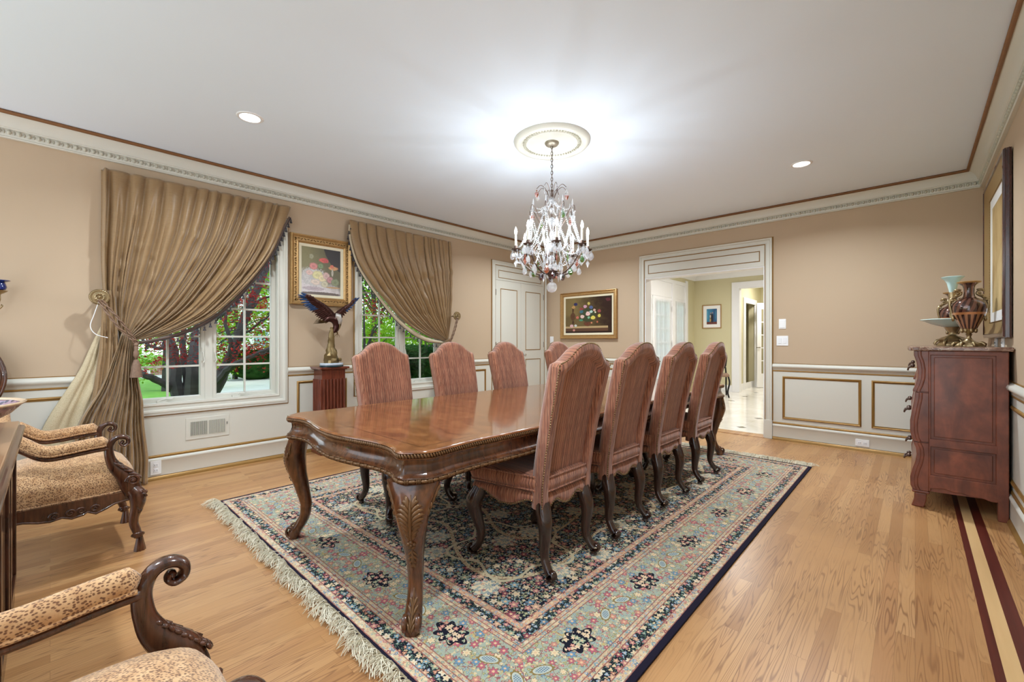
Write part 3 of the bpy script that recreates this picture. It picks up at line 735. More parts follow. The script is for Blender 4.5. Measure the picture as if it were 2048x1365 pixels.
for i in range(5):
    for k in range(2): o.box(-0.1, 0.1, -0.5+i*0.2+k*0.1, -0.5+i*0.2+k*0.1+0.18, k*0.11, k*0.11+0.10)
o = o.build('stone_planter', M['concrete'], loc=(p.x, p.y, GZ), smooth=0, bevel=0.01); o.scale = (1, 1, 2.6); tag(o, 'pale stacked stone planter at the foot of the boxwood hedge', 'planter')
# ------------------------------------------------------------------ ceiling medallion, downlights, plates, vent
CH = (-2.10, 2.71)
t = thing('ceiling_medallion', 'round plaster ceiling medallion with a leafy ring above the chandelier', 'ceiling medallion', (CH[0], CH[1], HC))
m = MB(); m.lathe([(0.02, -0.012), (0.175, -0.010), (0.185, -0.020), (0.200, -0.022), (0.206, -0.014), (0.232, -0.014), (0.240, -0.026), (0.262, -0.034), (0.285, -0.030), (0.292, -0.018), (0.300, -0.012), (0.302, 0.0), (0.02, 0.0)], seg=72); m.build('disc', M['trim'], t, smooth=50)
m = MB()
for k in range(60):
    a = 2*PI*k/60; m.ball((0.219*math.cos(a), 0.219*math.sin(a), -0.018), (0.013, 0.006, 0.010), 6, 4, M=RZ(a+0.5*(k % 2)))
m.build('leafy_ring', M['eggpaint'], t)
M['lamp'] = emis('lit_lens', (1.0, 0.97, 0.92), 9.0)
for i, (x, y) in enumerate(DOWN[:2]):
    t = thing('recessed_downlight', ['lit recessed ceiling light above the wide left window side', 'lit recessed ceiling light nearest the cased opening'][i], 'ceiling light', (x, y, HC), group='recessed ceiling lights')
    MB().lathe([(0.062, -0.001), (0.064, -0.006), (0.080, -0.005), (0.084, -0.001), (0.084, 0.0), (0.062, 0.0)], seg=36).build('trim_ring', M['white'], t)
    MB().lathe([(0.0, -0.003), (0.062, -0.003), (0.062, -0.001), (0.0, -0.001)], seg=30).build('lens', M['lamp'], t)
for i, (x, y) in enumerate(DOWN):
    light('downlight_and_fill_beam', 'AREA', (x, y, HC-0.008), 31 if y > 2 else 24, WARM, 0.11, spread=math.radians(150))
def plate(w, a, z, wd, ht, label, kind, name='wall_plate'):
    t = thing(name, label, kind, wpt(w, a, 0.0, z))
    off = Vector(t.location)
    def W(a_, d, z_): return Vector(wpt(w, a+a_, d, z+z_))-off
    def bx(m, a0, a1, z0, z1, d0, d1):
        p = W(a0, d0, z0); q = W(a1, d1, z1); m.box(p.x, q.x, p.y, q.y, p.z, q.z)
    m = MB(); bx(m, -wd/2, wd/2, -ht/2, ht/2, 0.0, 0.007); m.build('plate', M['plate'], t, smooth=0, bevel=0.002)
    return t, bx
t, bx = plate('B', -1.136, 1.36, 0.072, 0.115, 'blank white wall keypad above the double light switch', 'wall plate'); m = MB(); bx(m, -0.026, 0.026, -0.045, 0.045, 0.007, 0.012); m.build('keypad', M['plate'], t, smooth=0, bevel=0.002)
t, bx = plate('B', -1.136, 1.163, 0.118, 0.115, 'white double rocker light switch right of the cased opening', 'light switch', 'light_switch')
for s in (-0.024, 0.024): m = MB(); bx(m, s-0.016, s+0.016, -0.033, 0.033, 0.007, 0.0115); m.build('rocker', M['white'], t, smooth=0, bevel=0.002)
t, bx = plate('B', -4.54, 1.18, 0.072, 0.115, 'white light switch beside the closet doors, above the last far chair', 'light switch', 'light_switch'); m = MB(); bx(m, -0.016, 0.016, -0.033, 0.033, 0.007, 0.0115); m.build('rocker', M['white'], t, smooth=0, bevel=0.002)
def outlet(w, a, z, label, d, wide):
    t, bx = plate(w, a, z, 0.115 if wide else 0.072, 0.072 if wide else 0.115, label, 'outlet', 'wall_outlet')
    t.location = Vector(wpt(w, a, d, z))
    for s in (-0.022, 0.022):
        m = MB(); a_, z_ = (s, 0) if wide else (0, s); bx(m, a_-0.015, a_+0.015, z_-0.015, z_+0.015, 0.007, 0.010); o = m.build('socket', M['white'], t, smooth=0, bevel=0.002)
        m = MB(); bx(m, a_-0.008, a_-0.006, z_-0.006, z_+0.006, 0.0095, 0.0108); bx(m, a_+0.006, a_+0.008, z_-0.006, z_+0.006, 0.0095, 0.0108); m.build('slots', M['dark'], o, smooth=0)
outlet('B', -0.406, 0.085, 'white outlet plate in the baseboard left of the carved chest', 0.02, True)
outlet('L', 0.60, 0.105, 'white outlet plate in the baseboard at the foot of the wide curtain', 0.02, False)
outlet('R', 4.62, 1.145, 'white outlet plate just above the marble top, nearer the camera', 0.0, True)
outlet('R', 4.98, 1.145, 'white outlet plate just above the marble top, behind the amber vase', 0.0, True)
# wall register
t = thing('wall_vent', 'cream metal wall register with vertical louvres under the wide left window', 'vent', (LX+0.006, 0.967, 0.389))
MB().box(0, 0.006, -0.163, 0.163, -0.095, 0.095).build('plate', M['trim'], t, smooth=0, bevel=0.003)
for s in (-1, 1):
    MB().box(0.005, 0.0065, 0.006 if s > 0 else -0.130, 0.130 if s > 0 else -0.006, -0.060, 0.060).build('slot_backing', M['dark'] if s < 0 else plain('grey_backing', lin(120, 118, 112), 0.6), t, smooth=0)
    m = MB()
    for k in range(13):
        yy = s*(0.008+0.0098*k); m.cbox((0.009, yy+s*0.003, 0), (0.0055, 0.0038, 0.122), RZ(0.5))
    m.build('louvres', M['trim'], t, smooth=0)
MB().box(0.006, 0.014, 0.142, 0.147, 0.01, 0.03).build('lever', M['steel'], t, smooth=0)
# ------------------------------------------------------------------ rug
RGX, RGY, RW, RL = -2.175, 2.785, 1.485, 1.965
def rug_mat():
    g = G('persian_rug', 0.95, 0, 0.15)
    x, y, z = g.xyz(); ax, ay = x.abs(), y.abs()
    wob = (g.noise(g.vec(x, y, 0), 60, 1)-0.5)*0.003
    dx, dy = RW-ax, RL-ay
    d = dx.mn(dy)+wob
    side = dx.lt(dy)                      # 1 on the long sides
    along = ay*side+ax*(1.0-side)         # coordinate running along the border
    NAVY, CREAM = lin(24, 26, 40), lin(206, 192, 162)
    pal = [(0.0, lin(188, 128, 124)), (0.16, lin(216, 198, 166)), (0.34, lin(130, 158, 166)), (0.46, lin(198, 158, 134)), (0.58, lin(156, 166, 140)), (0.70, lin(144, 76, 86)), (0.80, lin(222, 208, 182)), (0.90, lin(100, 128, 148))]
    def flower(u, v, scale, petals, size, rnd=0.8, amp=0.28, seed=0.0):
        n = g.voro(g.vec(u+seed, v+seed*0.7, 0), scale, rnd=rnd)
        p = g.node('ShaderNodeSeparateXYZ'); g.link(n.outputs['Position'], p.inputs[0])
        a = (u+seed)-S(g, p.outputs[0]); b = (v+seed*0.7)-S(g, p.outputs[1])
        c = g.node('ShaderNodeSeparateColor'); g.link(n.outputs['Color'], c.inputs[0]); r0, r1 = S(g, c.outputs[0]), S(g, c.outputs[1])
        r = (a*a+b*b).sqrt()*scale; th = a.atan2(b)
        R = ((th*petals+r1*6.28).cos()*amp+1.0)*size*(r1*0.5+0.7)
        return r.lt(R), r.lt(R*0.36), r0, r.lt(R*1.22)
    def over(c, fl, pal_, outline=None, heart=lin(226, 190, 150)):
        mk, core, r0, ol = fl
        if outline: c = g.mix(ol, c, outline)
        c = g.mix(mk, c, g.ramp(r0, pal_, 'CONSTANT')); return g.mix(core, c, heart)
    def vines(u, v, sc_, w, seed=0.0):
        n = g.noise(g.vec(u+seed, v, 0), sc_, 1, 0.4)
        n2 = g.noise(g.vec(u, v+seed+3.1, 0), sc_*1.3, 1, 0.4)
        return (n-0.5).abs().lt(w).mx((n2-0.47).abs().lt(w))
    # field
    c = g.mix(0.0, NAVY, NAVY)
    c = g.mix(vines(ax, ay, 16, 0.011), c, lin(178, 168, 134))
    c = over(c, flower(ax, ay, 60, 3, 0.30, seed=2.3), [(0.0, lin(104, 142, 140)), (0.3, lin(178, 170, 138)), (0.5, lin(196, 128, 116)), (0.65, lin(122, 134, 100)), (0.8, lin(142, 170, 186))])
    c = over(c, flower(ax, ay, 35, 4, 0.26, seed=6.7), [(0.0, lin(188, 128, 118)), (0.3, lin(206, 186, 154)), (0.55, lin(112, 146, 158)), (0.8, lin(150, 158, 120))], NAVY)
    c = over(c, flower(ax, ay, 17, 5, 0.29, seed=0.4), pal, NAVY)
    # cream strapwork arabesque and central medallion in the field
    q = ((ax*ax)*1.0+(ay*ay)*0.62).sqrt(); th = ax.atan2(ay)
    lob = (th*6.0).cos()*0.075
    for rr, w_ in ((0.40, 0.009), (0.74, 0.012), (1.05, 0.011)):
        s_ = ((q+lob*(rr*2.4))-rr).abs().lt(w_); c = g.mix(s_, c, g.mix(g.noise(g.vec(x, y, 0), 90, 1).ss(0.45, 0.6), lin(214, 198, 160), lin(170, 130, 104)))
    s2 = (((ay-1.02)*(ay-1.02)+(ax-0.52)*(ax-0.52)).sqrt()-0.30+((ax-0.52).atan2(ay-1.02)*5).cos()*0.055).abs().lt(0.009); c = g.mix(s2, c, lin(208, 194, 160))
    pal_p = g.voro(g.vec(ax, ay, 0), 3.1, rnd=0.9)
    pp = g.node('ShaderNodeSeparateXYZ'); g.link(pal_p.outputs['Position'], pp.inputs[0])
    a = ax-S(g, pp.outputs[0]); b = ay-S(g, pp.outputs[1]); rr = (a*a+b*b).sqrt(); tt = a.atan2(b)
    lobed = rr.lt(((tt*9).cos()*0.012)+((tt).cos()*0.012)+0.066)
    inner = g.mix(((rr*150+(tt*9).cos()*1.5).sin()).gt(0.1), lin(224, 206, 172), lin(160, 168, 160))
    inner = over(inner, flower(ax, ay, 30, 5, 0.24, seed=9.0), pal)
    c = g.mix(lobed, c, inner); field = c
    # guard bands
    def band(ground, scale, seed, outline=None, stripe=None):
        c = g.mix(0.0, ground, ground); u = along; v = d
        c = g.mix(((u*95+((v*260).sin())*2.2).sin()).abs().lt(0.22), c, stripe or lin(190, 130, 108))
        c = over(c, flower(u, v, scale*1.7, 3, 0.32, seed=seed+4), [(0.0, lin(120, 150, 140)), (0.3, lin(214, 190, 150)), (0.6, lin(150, 170, 190)), (0.85, lin(176, 120, 100))])
        return over(c, flower(u, v, scale, 5, 0.33, rnd=0.55, seed=seed), pal, outline)
    light_b = band(lin(206, 186, 152), 38, 1.1); dark_b = band(NAVY, 26, 3.0, NAVY, lin(120, 150, 120)); peach = band(lin(214, 170, 136), 40, 7.0)
    # main border: grey-green ground with scrolls, flowers and dark cartouches
    c = g.mix(0.0, lin(168, 176, 158), lin(168, 176, 158))
    c = g.mix(vines(along, d, 13, 0.010, 5.0), c, lin(196, 176, 120))
    c = g.mix(vines(along, d, 22, 0.008, 9.0), c, lin(150, 96, 96))
    c = over(c, flower(along, d, 54, 3, 0.28, seed=12.0), [(0.0, lin(122, 160, 168)), (0.3, lin(218, 200, 160)), (0.6, lin(186, 110, 118)), (0.8, lin(140, 150, 104))])
    c = over(c, flower(along, d, 20, 6, 0.27, seed=15.0), [(0.0, lin(186, 100, 114)), (0.3, lin(226, 206, 168)), (0.55, lin(110, 146, 172)), (0.75, lin(206, 140, 124))], lin(120, 110, 96))
    per = 0.56; fx = ((along/per).fr()-0.5)*per; fy = d-0.258; rr = ((fx*fx)*0.45+fy*fy).sqrt(); tt = fx.atan2(fy)
    cart = rr.lt((tt*8).cos()*0.009+0.052); c = g.mix(cart, c, NAVY)
    cin = over(g.mix(0.0, NAVY, NAVY), flower(along, d, 40, 5, 0.40, seed=20.0), [(0.0, lin(226, 200, 168)), (0.4, lin(206, 140, 130)), (0.7, lin(170, 178, 150))])
    c = g.mix(rr.lt((tt*8).cos()*0.007+0.046), c, cin); main = c
    # a pair of botehs between cartouches
    fx2 = (((along/per)+0.5).fr()-0.5).abs()*per-0.07; fy2 = d-0.262+fx2*0.4; rb = ((fx2*fx2)*0.35+fy2*fy2).sqrt()
    ang = fx2.atan2(fy2); main = g.mix(rb.lt((ang*14).cos()*0.002+0.024), main, lin(140, 118, 70)); main = g.mix(rb.lt(0.019), main, lin(190, 196, 184)); main = g.mix(rb.lt(0.0145)*(((along*420).sin()*(d*420).sin()).abs()).gt(0.35), main, lin(96, 126, 150))
    out = g.mix(0.0, lin(28, 24, 42), lin(28, 24, 42))
    for lo, cc in ((0.026, light_b), (0.060, dark_b), (0.115, light_b), (0.150, main), (0.366, light_b), (0.404, dark_b), (0.456, peach), (0.486, field)):
        out = g.mix(d.gt(lo), out, cc)
    rl = None
    for lo in (0.027, 0.060, 0.115, 0.132, 0.150, 0.366, 0.385, 0.404, 0.456, 0.486):
        q = (d-lo).abs().lt(0.0022); rl = q if rl is None else rl.mx(q)
    out = g.mix(rl*0.85, out, lin(150, 92, 84))
    pile = g.noise(g.vec(x, y, 0), 380, 1); out = g.mix((pile-0.5).abs()*0.9, out, lin(60, 52, 50))
    g.color(out); g.bump(pile, 0.25, 0.002)
    return g.m
t = thing('persian_rug', 'large floral Persian rug with navy field under the long dining table', 'rug', (RGX, RGY, 0))
m = MB(); n = 24
def rp(u, v, z): return (u*RW, v*RL, z)
m.box(-RW, RW, -RL, RL, 0.0005, 0.010)
m.build('pile', rug_mat(), t, smooth=0, bevel=0.003)
M['fringe'] = plain('wool_fringe', lin(226, 218, 196), 0.9, var=0.06, scale=40)
rng = random.Random(11)
for sy in (-1, 1):
    m = MB(); nT = 230
    for i in range(nT):
        xx = -RW+2*RW*(i+0.5)/nT+rng.uniform(-.004, .004)
        clump = math.sin(i*0.55)+math.sin(i*0.23+1)+math.sin(i*1.3)*0.5
        for k in range(7):
            L = 0.078+0.012*clump+rng.uniform(-0.02, 0.02); a = 0.30*clump+rng.uniform(-0.9, 0.9); a2 = a+rng.uniform(-1.2, 1.2)
            p0 = Vector((xx, sy*(RL-0.010), 0.012)); hh = rng.uniform(0.008, 0.030)
            p1 = p0+Vector((math.sin(a)*L*0.35, sy*math.cos(a*0.7)*L*0.35, hh)); p2 = p1+Vector((math.sin(a2)*L*0.35, sy*math.cos(a2*0.8)*L*0.35, -hh*0.3)); p3 = p2+Vector((math.sin(a2+0.8)*L*0.3, sy*math.cos(a2+0.5)*L*0.3, -hh*0.5))
            m.tube(smooth_path([p0, p1, p2, Vector((p3.x, p3.y, max(0.003, p3.z)))], 2), [0.0015]*7, 3, caps=False)
        m.ball((xx, sy*(RL+0.012), 0.012), (0.005, 0.009, 0.006), 5, 3)
    m.build('fringe', M['fringe'], t)

# ------------------------------------------------------------------ dining table
def outline_pts():
    half = [(0, 1.895), (0.10, 1.888), (0.22, 1.868), (0.33, 1.846), (0.42, 1.838), (0.49, 1.848), (0.54, 1.866), (0.575, 1.872), (0.60, 1.865)]
    side = [(0.655, 1.795), (0.662, 1.76), (0.660, 1.70), (0.652, 1.62), (0.650, 1.52), (0.656, 1.40), (0.662, 1.25), (0.666, 1.05), (0.668, 0.80), (0.668, 0.5), (0.668, 0.0)]
    a = [Vector((*p, 0)) for p in smooth_path([(*p, 0) for p in half], 4)]; b = smooth_path([(*p, 0) for p in side], 4)
    q = [(p.x, p.y) for p in a+b]
    full = q+[(x, -y) for x, y in q[::-1][1:]]
    full = full+[(-x, y) for x, y in full[::-1][1:-1]]
    return full
OUT = outline_pts()
def normals(P):
    n = len(P); N = []
    for i in range(n):
        a = Vector(P[(i-1) % n]); b = Vector(P[(i+1) % n]); t = (b-a).normalized(); N.append(Vector((-t.y, t.x)))
    s = sum(P[i][0]*P[(i+1) % n][1]-P[(i+1) % n][0]*P[i][1] for i in range(n))
    return [v*(-1 if s > 0 else 1) for v in N]
ON = normals(OUT)
def off_outline(d): return [(p[0]+n.x*d, p[1]+n.y*d) for p, n in zip(OUT, ON)]
def table_top_mat():
    g = G('burl_table_top', 0.13, 0, 0.6, 0.55)
    x, y, z = g.xyz()
    n = g.noise(g.vec(x*0.8, y*1.6, 0), 7, 5, 0.65, 1.2); c = g.ramp(n, [(0.25, lin(78, 40, 20)), (0.5, lin(128, 76, 40)), (0.75, lin(160, 104, 60))])
    ax, ay = x.abs(), y.abs(); inner = ax.lt(0.585)*ay.lt(1.775)
    n2 = g.noise(g.vec(x*3, y*3, 0), 5, 3); bandc = g.ramp(n2, [(0.3, lin(104, 60, 32)), (0.7, lin(146, 92, 52))])
    c = g.mix(inner, bandc, c)
    e = (ax-0.585).abs().mx(0.0); l1 = (ax-0.585).abs().lt(0.0035)*ay.lt(1.778); l2 = (ay-1.775).abs().lt(0.0035)*ax.lt(0.588)
    dg = ((1.775-ay)-(0.585-ax)).abs().lt(0.0016)*inner*ay.gt(1.36); mid = ay.lt(0.0018)+(ay-0.45).abs().lt(0.0015)
    c = g.mix(l1.mx(l2), c, lin(70, 40, 20)); c = g.mix(dg.mx(mid)*0.6, c, lin(70, 38, 20)); g.color(c)
    g.rough(n*0.08+0.09); return g.m
TZ = 0.730
t = thing('dining_table', 'long carved walnut dining table with serpentine edge and cabriole legs', 'table', (-2.05, TCY, 0.0107))
tz = TZ-0.0107
m = MB(); P0 = off_outline(-0.012); P1 = off_outline(0.0)
n = len(OUT)
vs = [(x, y, tz) for x, y in P0]; m.add(vs, [tuple(range(n))])
m.grid([[(x, y, z) for x, y in off_outline(d)] for d, z in ((-0.012, tz), (-0.004, tz), (0.002, tz-0.004), (0.003, tz-0.009))], closed_u=True)
m.build('table_top', table_top_mat(), t, smooth=60)
m = MB()
prof = [(0.003, tz-0.009), (-0.003, tz-0.011), (-0.004, tz-0.027), (0.001, tz-0.029), (0.000, tz-0.034), (-0.020, tz-0.037), (-0.026, tz-0.046), (-0.028, tz-0.064), (-0.022, tz-0.084), (-0.010, tz-0.098), (0.001, tz-0.104), (0.002, tz-0.110), (-0.004, tz-0.112), (-0.004, tz-0.126), (0.000, tz-0.130), (-0.012, tz-0.134), (-0.045, tz-0.134), (-0.045, tz-0.05)]
m.grid([[(x, y, z) for x, y in off_outline(d)] for d, z in prof], closed_u=True)
ap = m.build('apron', M['tablewood'], t, smooth=40)
# gadrooned bead and lower bead-and-reel
def walk(P, step):
    n = len(P); out = []; acc = 0.0
    for i in range(n):
        a = Vector(P[i]); b = Vector(P[(i+1) % n]); L = (b-a).length
        if L < 1e-6: continue
        while acc < L:
            out.append((a.lerp(b, acc/L), math.atan2(b.y-a.y, b.x-a.x))); acc += step
        acc -= L
    return out
m = MB()
for p, a in walk(off_outline(0.001), 0.0125): m.ball((p.x, p.y, tz-0.019), (0.0052, 0.0048, 0.0105), 6, 4, M=RZ(a) @ RYm(0.55))
m.build('gadroon_edge', M['carve'], t)
m = MB()
for k, (p, a) in enumerate(walk(off_outline(0.0), 0.0235)):
    if k % 2: m.ball((p.x, p.y, tz-0.119), (0.0195, 0.007, 0.0072), 7, 5, M=RZ(a))
    else:
        for s in (-0.006, 0.0, 0.006): m.ball((p.x+math.cos(a)*s, p.y+math.sin(a)*s, tz-0.119), (0.0035, 0.0085, 0.0095), 6, 4, M=RZ(a))
m.build('bead_moulding', M['carve'], t)
LEGR = [(0.0, 0.045), (0.035, 0.040), (0.07, 0.010), (0.13, -0.022), (0.20, -0.026), (0.30, -0.002), (0.40, 0.028), (0.47, 0.038), (0.53, 0.030), (0.60, 0.005)]
LEGA = [(0.0, 0.030), (0.03, 0.038), (0.10, 0.032), (0.17, 0.030), (0.25, 0.034), (0.33, 0.042), (0.40, 0.054), (0.47, 0.068), (0.53, 0.082), (0.57, 0.100), (0.60, 0.112)]
LEGB = [(0.0, 0.026), (0.03, 0.034), (0.10, 0.029), (0.17, 0.028), (0.25, 0.033), (0.35, 0.042), (0.45, 0.052), (0.53, 0.050), (0.60, 0.040)]
def leg_axes(sx, sy):
    D = Vector((sx*0.70, sy*0.72, 0)).normalized(); Lt = Vector((-D.y, D.x, 0)); O = Vector((sx*0.572, sy*1.795, 0)); return D, Lt, O
def leg_surf(ax_, l, z, lift=0.0):
    D, Lt, O = ax_; a = interp(LEGA, z); b = interp(LEGB, z); c = math.sqrt(max(0.0, 1-(l/a)**2))
    return O+D*(interp(LEGR, z)+b*c+lift)+Lt*l+Vector((0, 0, z))
def table_leg(sx, sy):
    A = leg_axes(sx, sy); D, Lt, O = A
    m = MB(); zs = [0.0, 0.015, 0.03, 0.05, 0.08, 0.11, 0.15, 0.20, 0.26, 0.32, 0.38, 0.43, 0.48, 0.52, 0.55, 0.575, 0.592]
    rows = []
    for z in zs:
        a = interp(LEGA, z); b = interp(LEGB, z); r = interp(LEGR, z); row = []
        for k in range(20):
            th = 2*PI*k/20; cc, ss_ = math.cos(th), math.sin(th)
            e = 0.8; row.append(O+D*(r+b*math.copysign(abs(cc)**e, cc))+Lt*(a*math.copysign(abs(ss_)**e, ss_))+Vector((0, 0, z)))
        rows.append(row)
    m.grid(rows, closed_u=True); m.add(rows[0], [tuple(range(20))]); m.add(rows[-1], [tuple(range(20))])
    leg = m.build('leg', M['tablewood'], t, smooth=60)
    # scroll foot
    m = MB(); pts = []
    for k in range(26):
        th = k/25*2.6*PI; r = 0.036*(1-k/30); pts.append(O+D*(0.052+r*math.sin(th)*0.8)+Vector((0, 0, 0.048-r*math.cos(th)*1.0)))
    for s in (-0.026, 0.026): m.tube([p+Lt*s for p in pts], [(0.010, 0.007)]*26, 8)
    m.build('scroll_foot', M['tablewood'], leg)
    # acanthus carving
    m = MB()
    def lobe(l0, z0, l1, z1, w, h=0.005, bend=0.0):
        P = []
        for k in range(6):
            u = k/5; l = lerp(l0, l1, u); z = lerp(z0, z1, u)+bend*math.sin(u*PI); P.append(leg_surf(A, l, z, 0.001))
        m.tube(P, [(w*0.35, h*0.6), (w*0.8, h), (w, h*1.2), (w, h*1.2), (w*0.7, h), (w*0.2, h*0.4)], 7, up=D)
    for k_, w in enumerate((0.034, 0.048, 0.056, 0.058, 0.056, 0.050, 0.042, 0.032, 0.022)):
        z0 = 0.500-0.0165*k_
        for s in (-1, 1): lobe(s*0.003, z0, s*w*0.95, z0+0.026, 0.0098, 0.0055, bend=0.013)
    lobe(0, 0.36, 0, 0.552, 0.007, 0.008)
    for s in (-1, 1): lobe(s*0.006, 0.505, s*0.020, 0.550, 0.0095)
    for k in range(5):
        a = 2*PI*k/5+0.3; p = leg_surf(A, 0.011*math.cos(a), 0.352+0.013*math.sin(a), 0.004); m.ball(p, 0.0085, 7, 5)
    m.ball(leg_surf(A, 0, 0.352, 0.008), 0.007, 7, 5)
    for z0, w in ((0.325, 0.020), (0.305, 0.019), (0.285, 0.015), (0.265, 0.010)):
        for s in (-1, 1): lobe(0, z0, s*w, z0-0.024, 0.006, 0.004, -0.004)
    lobe(0, 0.335, 0, 0.235, 0.006, 0.005)
    m.build('knee_carving', M['carve'], leg); m = MB()
    for z0, w in ((0.085, 0.016), (0.06, 0.022), (0.035, 0.024), (0.015, 0.022)):
        for s in (-1, 1): lobe(0, z0, s*w, z0+0.036, 0.006, 0.004, 0.006)
    lobe(0, 0.01, 0, 0.155, 0.006, 0.005)
    m.build('foot_carving', M['carve'], leg)
    for s in (-1, 1):      # side wing leaves
        m = MB()
        for k in range(5):
            z0 = 0.575-0.020*k; lobe(s*(0.088-0.006*k), z0-0.03, s*(0.106-0.010*k), z0, 0.008, 0.005)
        m.build('bracket_carving', M['carve'], leg)
for sx, sy in ((1, -1), (-1, -1), (1, 1), (-1, 1)): table_leg(sx, sy)

# ------------------------------------------------------------------ dining chairs
def stripe_mat():
    g = G('striped_chenille', 0.85, 0, 0.25, 0, 0.4)
    x, y, z = g.xyz(); ge = g.node('ShaderNodeNewGeometry'); ob = g.node('ShaderNodeVectorTransform'); ob.vector_type = 'NORMAL'; ob.convert_from = 'WORLD'; ob.convert_to = 'OBJECT'
    g.link(ge.outputs['True Normal'], ob.inputs[0]); ns = g.node('ShaderNodeSeparateXYZ'); g.link(ob.outputs[0], ns.inputs[0])
    sd = S(g, ns.outputs[0]).abs().gt(0.72); u = x*(1.0-sd)+(y+0.03*z)*sd+sd*3.3
    w = g.noise(g.vec(x*5, y*5, z*5), 1.0, 1)*0.006; uu = u+w
    a = g.noise(g.vec(uu*170, z*1.2, 0), 1.0, 1, dim='2D'); b = g.noise(g.vec(uu*520, z*14, 0), 1.0, 1, dim='2D')
    base = g.ramp(g.noise(g.vec(uu*26, z*2, 3.0), 1.0, 1), [(0.35, lin(134, 80, 58)), (0.6, lin(164, 104, 78))])
    c = g.mix(a.ss(0.50, 0.62)*0.7, base, lin(98, 54, 44)); c = g.mix(b.ss(0.52, 0.66)*0.5, c, lin(204, 154, 120))
    lines = ((uu*58).fr()-0.5).abs().lt(0.075)*g.noise(g.vec(uu*30, z*5, 0), 1, 1).gt(0.40); c = g.mix(lines*0.8, c, lin(62, 32, 28))
    g.color(c); g.bump(a+b*0.5, 0.35, 0.0015); return g.m
M['stripe'] = stripe_mat()
M['nail'] = plain('brass_nailhead', lin(136, 112, 78), 0.32, 0.8, var=0.15)
def chair_ytop(z):  # rear face of the backrest at height z
    return interp([(0.30, -0.195), (0.45, -0.200), (0.60, -0.222), (0.80, -0.262), (1.0, -0.310), (1.15, -0.350)], z)
BW = [(0.30, 0.204), (0.45, 0.205), (0.70, 0.209), (0.95, 0.220), (1.15, 0.226)]
def ztop(u): return interp([(0, 1.143), (0.15, 1.141), (0.3, 1.132), (0.45, 1.113), (0.58, 1.087), (0.70, 1.066), (0.80, 1.055), (0.90, 1.050), (0.96, 1.044), (1.0, 1.030)], abs(u))
def backrest(m, zb=0.315):
    us = [-1, -0.985, -0.955, -0.92, -0.87, -0.81, -0.795, -0.78, -0.765, -0.74, -0.65, -0.55, -0.45, -0.35, -0.25, -0.12]; us = us+[0]+[-u for u in us[::-1]]
    vf = [0, .08, .125, .135, .145, .155, .2, .32, .44, .56, .68, .78, .86, .90, .92, .94, .955, .97, .985]
    rows = []
    for u in us:
        th = 0.052*(max(0.0, 1-abs(u)**10))**0.5*0.5+0.052*0.5; row = []; zt = ztop(u)-0.018
        def P(z, y): return (u*interp(BW, z), y, z)
        fr = 0.040 if abs(u) < 0.9 else 0.040-0.03*((abs(u)-0.9)/0.1)**2
        zb = 0.330 if abs(u) > 0.80 else 0.400
        for v in vf:
            z = lerp(zb, zt, v); row.append(P(z, chair_ytop(z)+0.045+fr+0.005*math.sin(min(1, v*1.1)*PI)*(1-u*u)))
        yc = chair_ytop(zt)+0.045
        for k in range(1, 6):
            a = k/6*PI; row.append(P(zt+0.018*math.sin(a), yc+(math.cos(a)*(fr if a < PI/2 else 0.045))))
        for v in vf[::-1]:
            z = lerp(zb, zt, v); rec = 0.032*smoothstep(0.80, 0.765, abs(u))*smoothstep(0.945, 0.92, v)
            row.append(P(z, chair_ytop(z)+rec))
        rows.append(row)
    m.grid(rows, closed_u=True); m.add(rows[0], [tuple(range(len(rows[0])))]); m.add(rows[-1], [tuple(range(len(rows[0])))])
def seat_loop(z, grow=0.0, round_=0.05):
    """trapezoid footprint with rounded corners, points counter-clockwise"""
    if grow < -0.04:
        k_ = 1+(grow+0.04)/0.16; b_ = seat_loop(z, -0.04, round_); return [(x*max(k_, .02), 0.03+(y-0.03)*max(k_, .02), z) for x, y, z in b_]
    c = [(0.182+grow, -0.188-grow), (0.272+grow, 0.245+grow), (-0.272-grow, 0.245+grow), (-0.182-grow, -0.188-grow)]; out = []
    for i in range(4):
        p = Vector(c[i]); a = (Vector(c[i-1])-p).normalized(); b = (Vector(c[(i+1) % 4])-p).normalized()
        for k in range(6):
            t_ = k/5; out.append((p+a*round_*(1-t_)**2+b*round_*t_**2)); 
        q = Vector(c[(i+1) % 4])
        for k in range(1, 12): out.append((p+b*round_).lerp(q-b*round_, k/12))
    return [(v.x, v.y, z) for v in out]
def scallop(x, y):
    """height of the apron's lower edge"""
    ax_ = abs(x)
    if y > 0.2 or y < -0.16:
        s = ax_/(0.25 if y > 0 else 0.172)
        return interp([(0, 0.322), (0.18, 0.326), (0.34, 0.346), (0.48, 0.362), (0.58, 0.362), (0.68, 0.350), (0.80, 0.338), (1.0, 0.335), (1.2, 0.335)], s)
    return interp([(-0.2, 0.328), (-0.16, 0.336), (-0.13, 0.358), (-0.10, 0.364), (-0.06, 0.345), (-0.01, 0.322), (0.06, 0.320), (0.11, 0.340), (0.15, 0.366), (0.18, 0.372), (0.25, 0.366)], y)
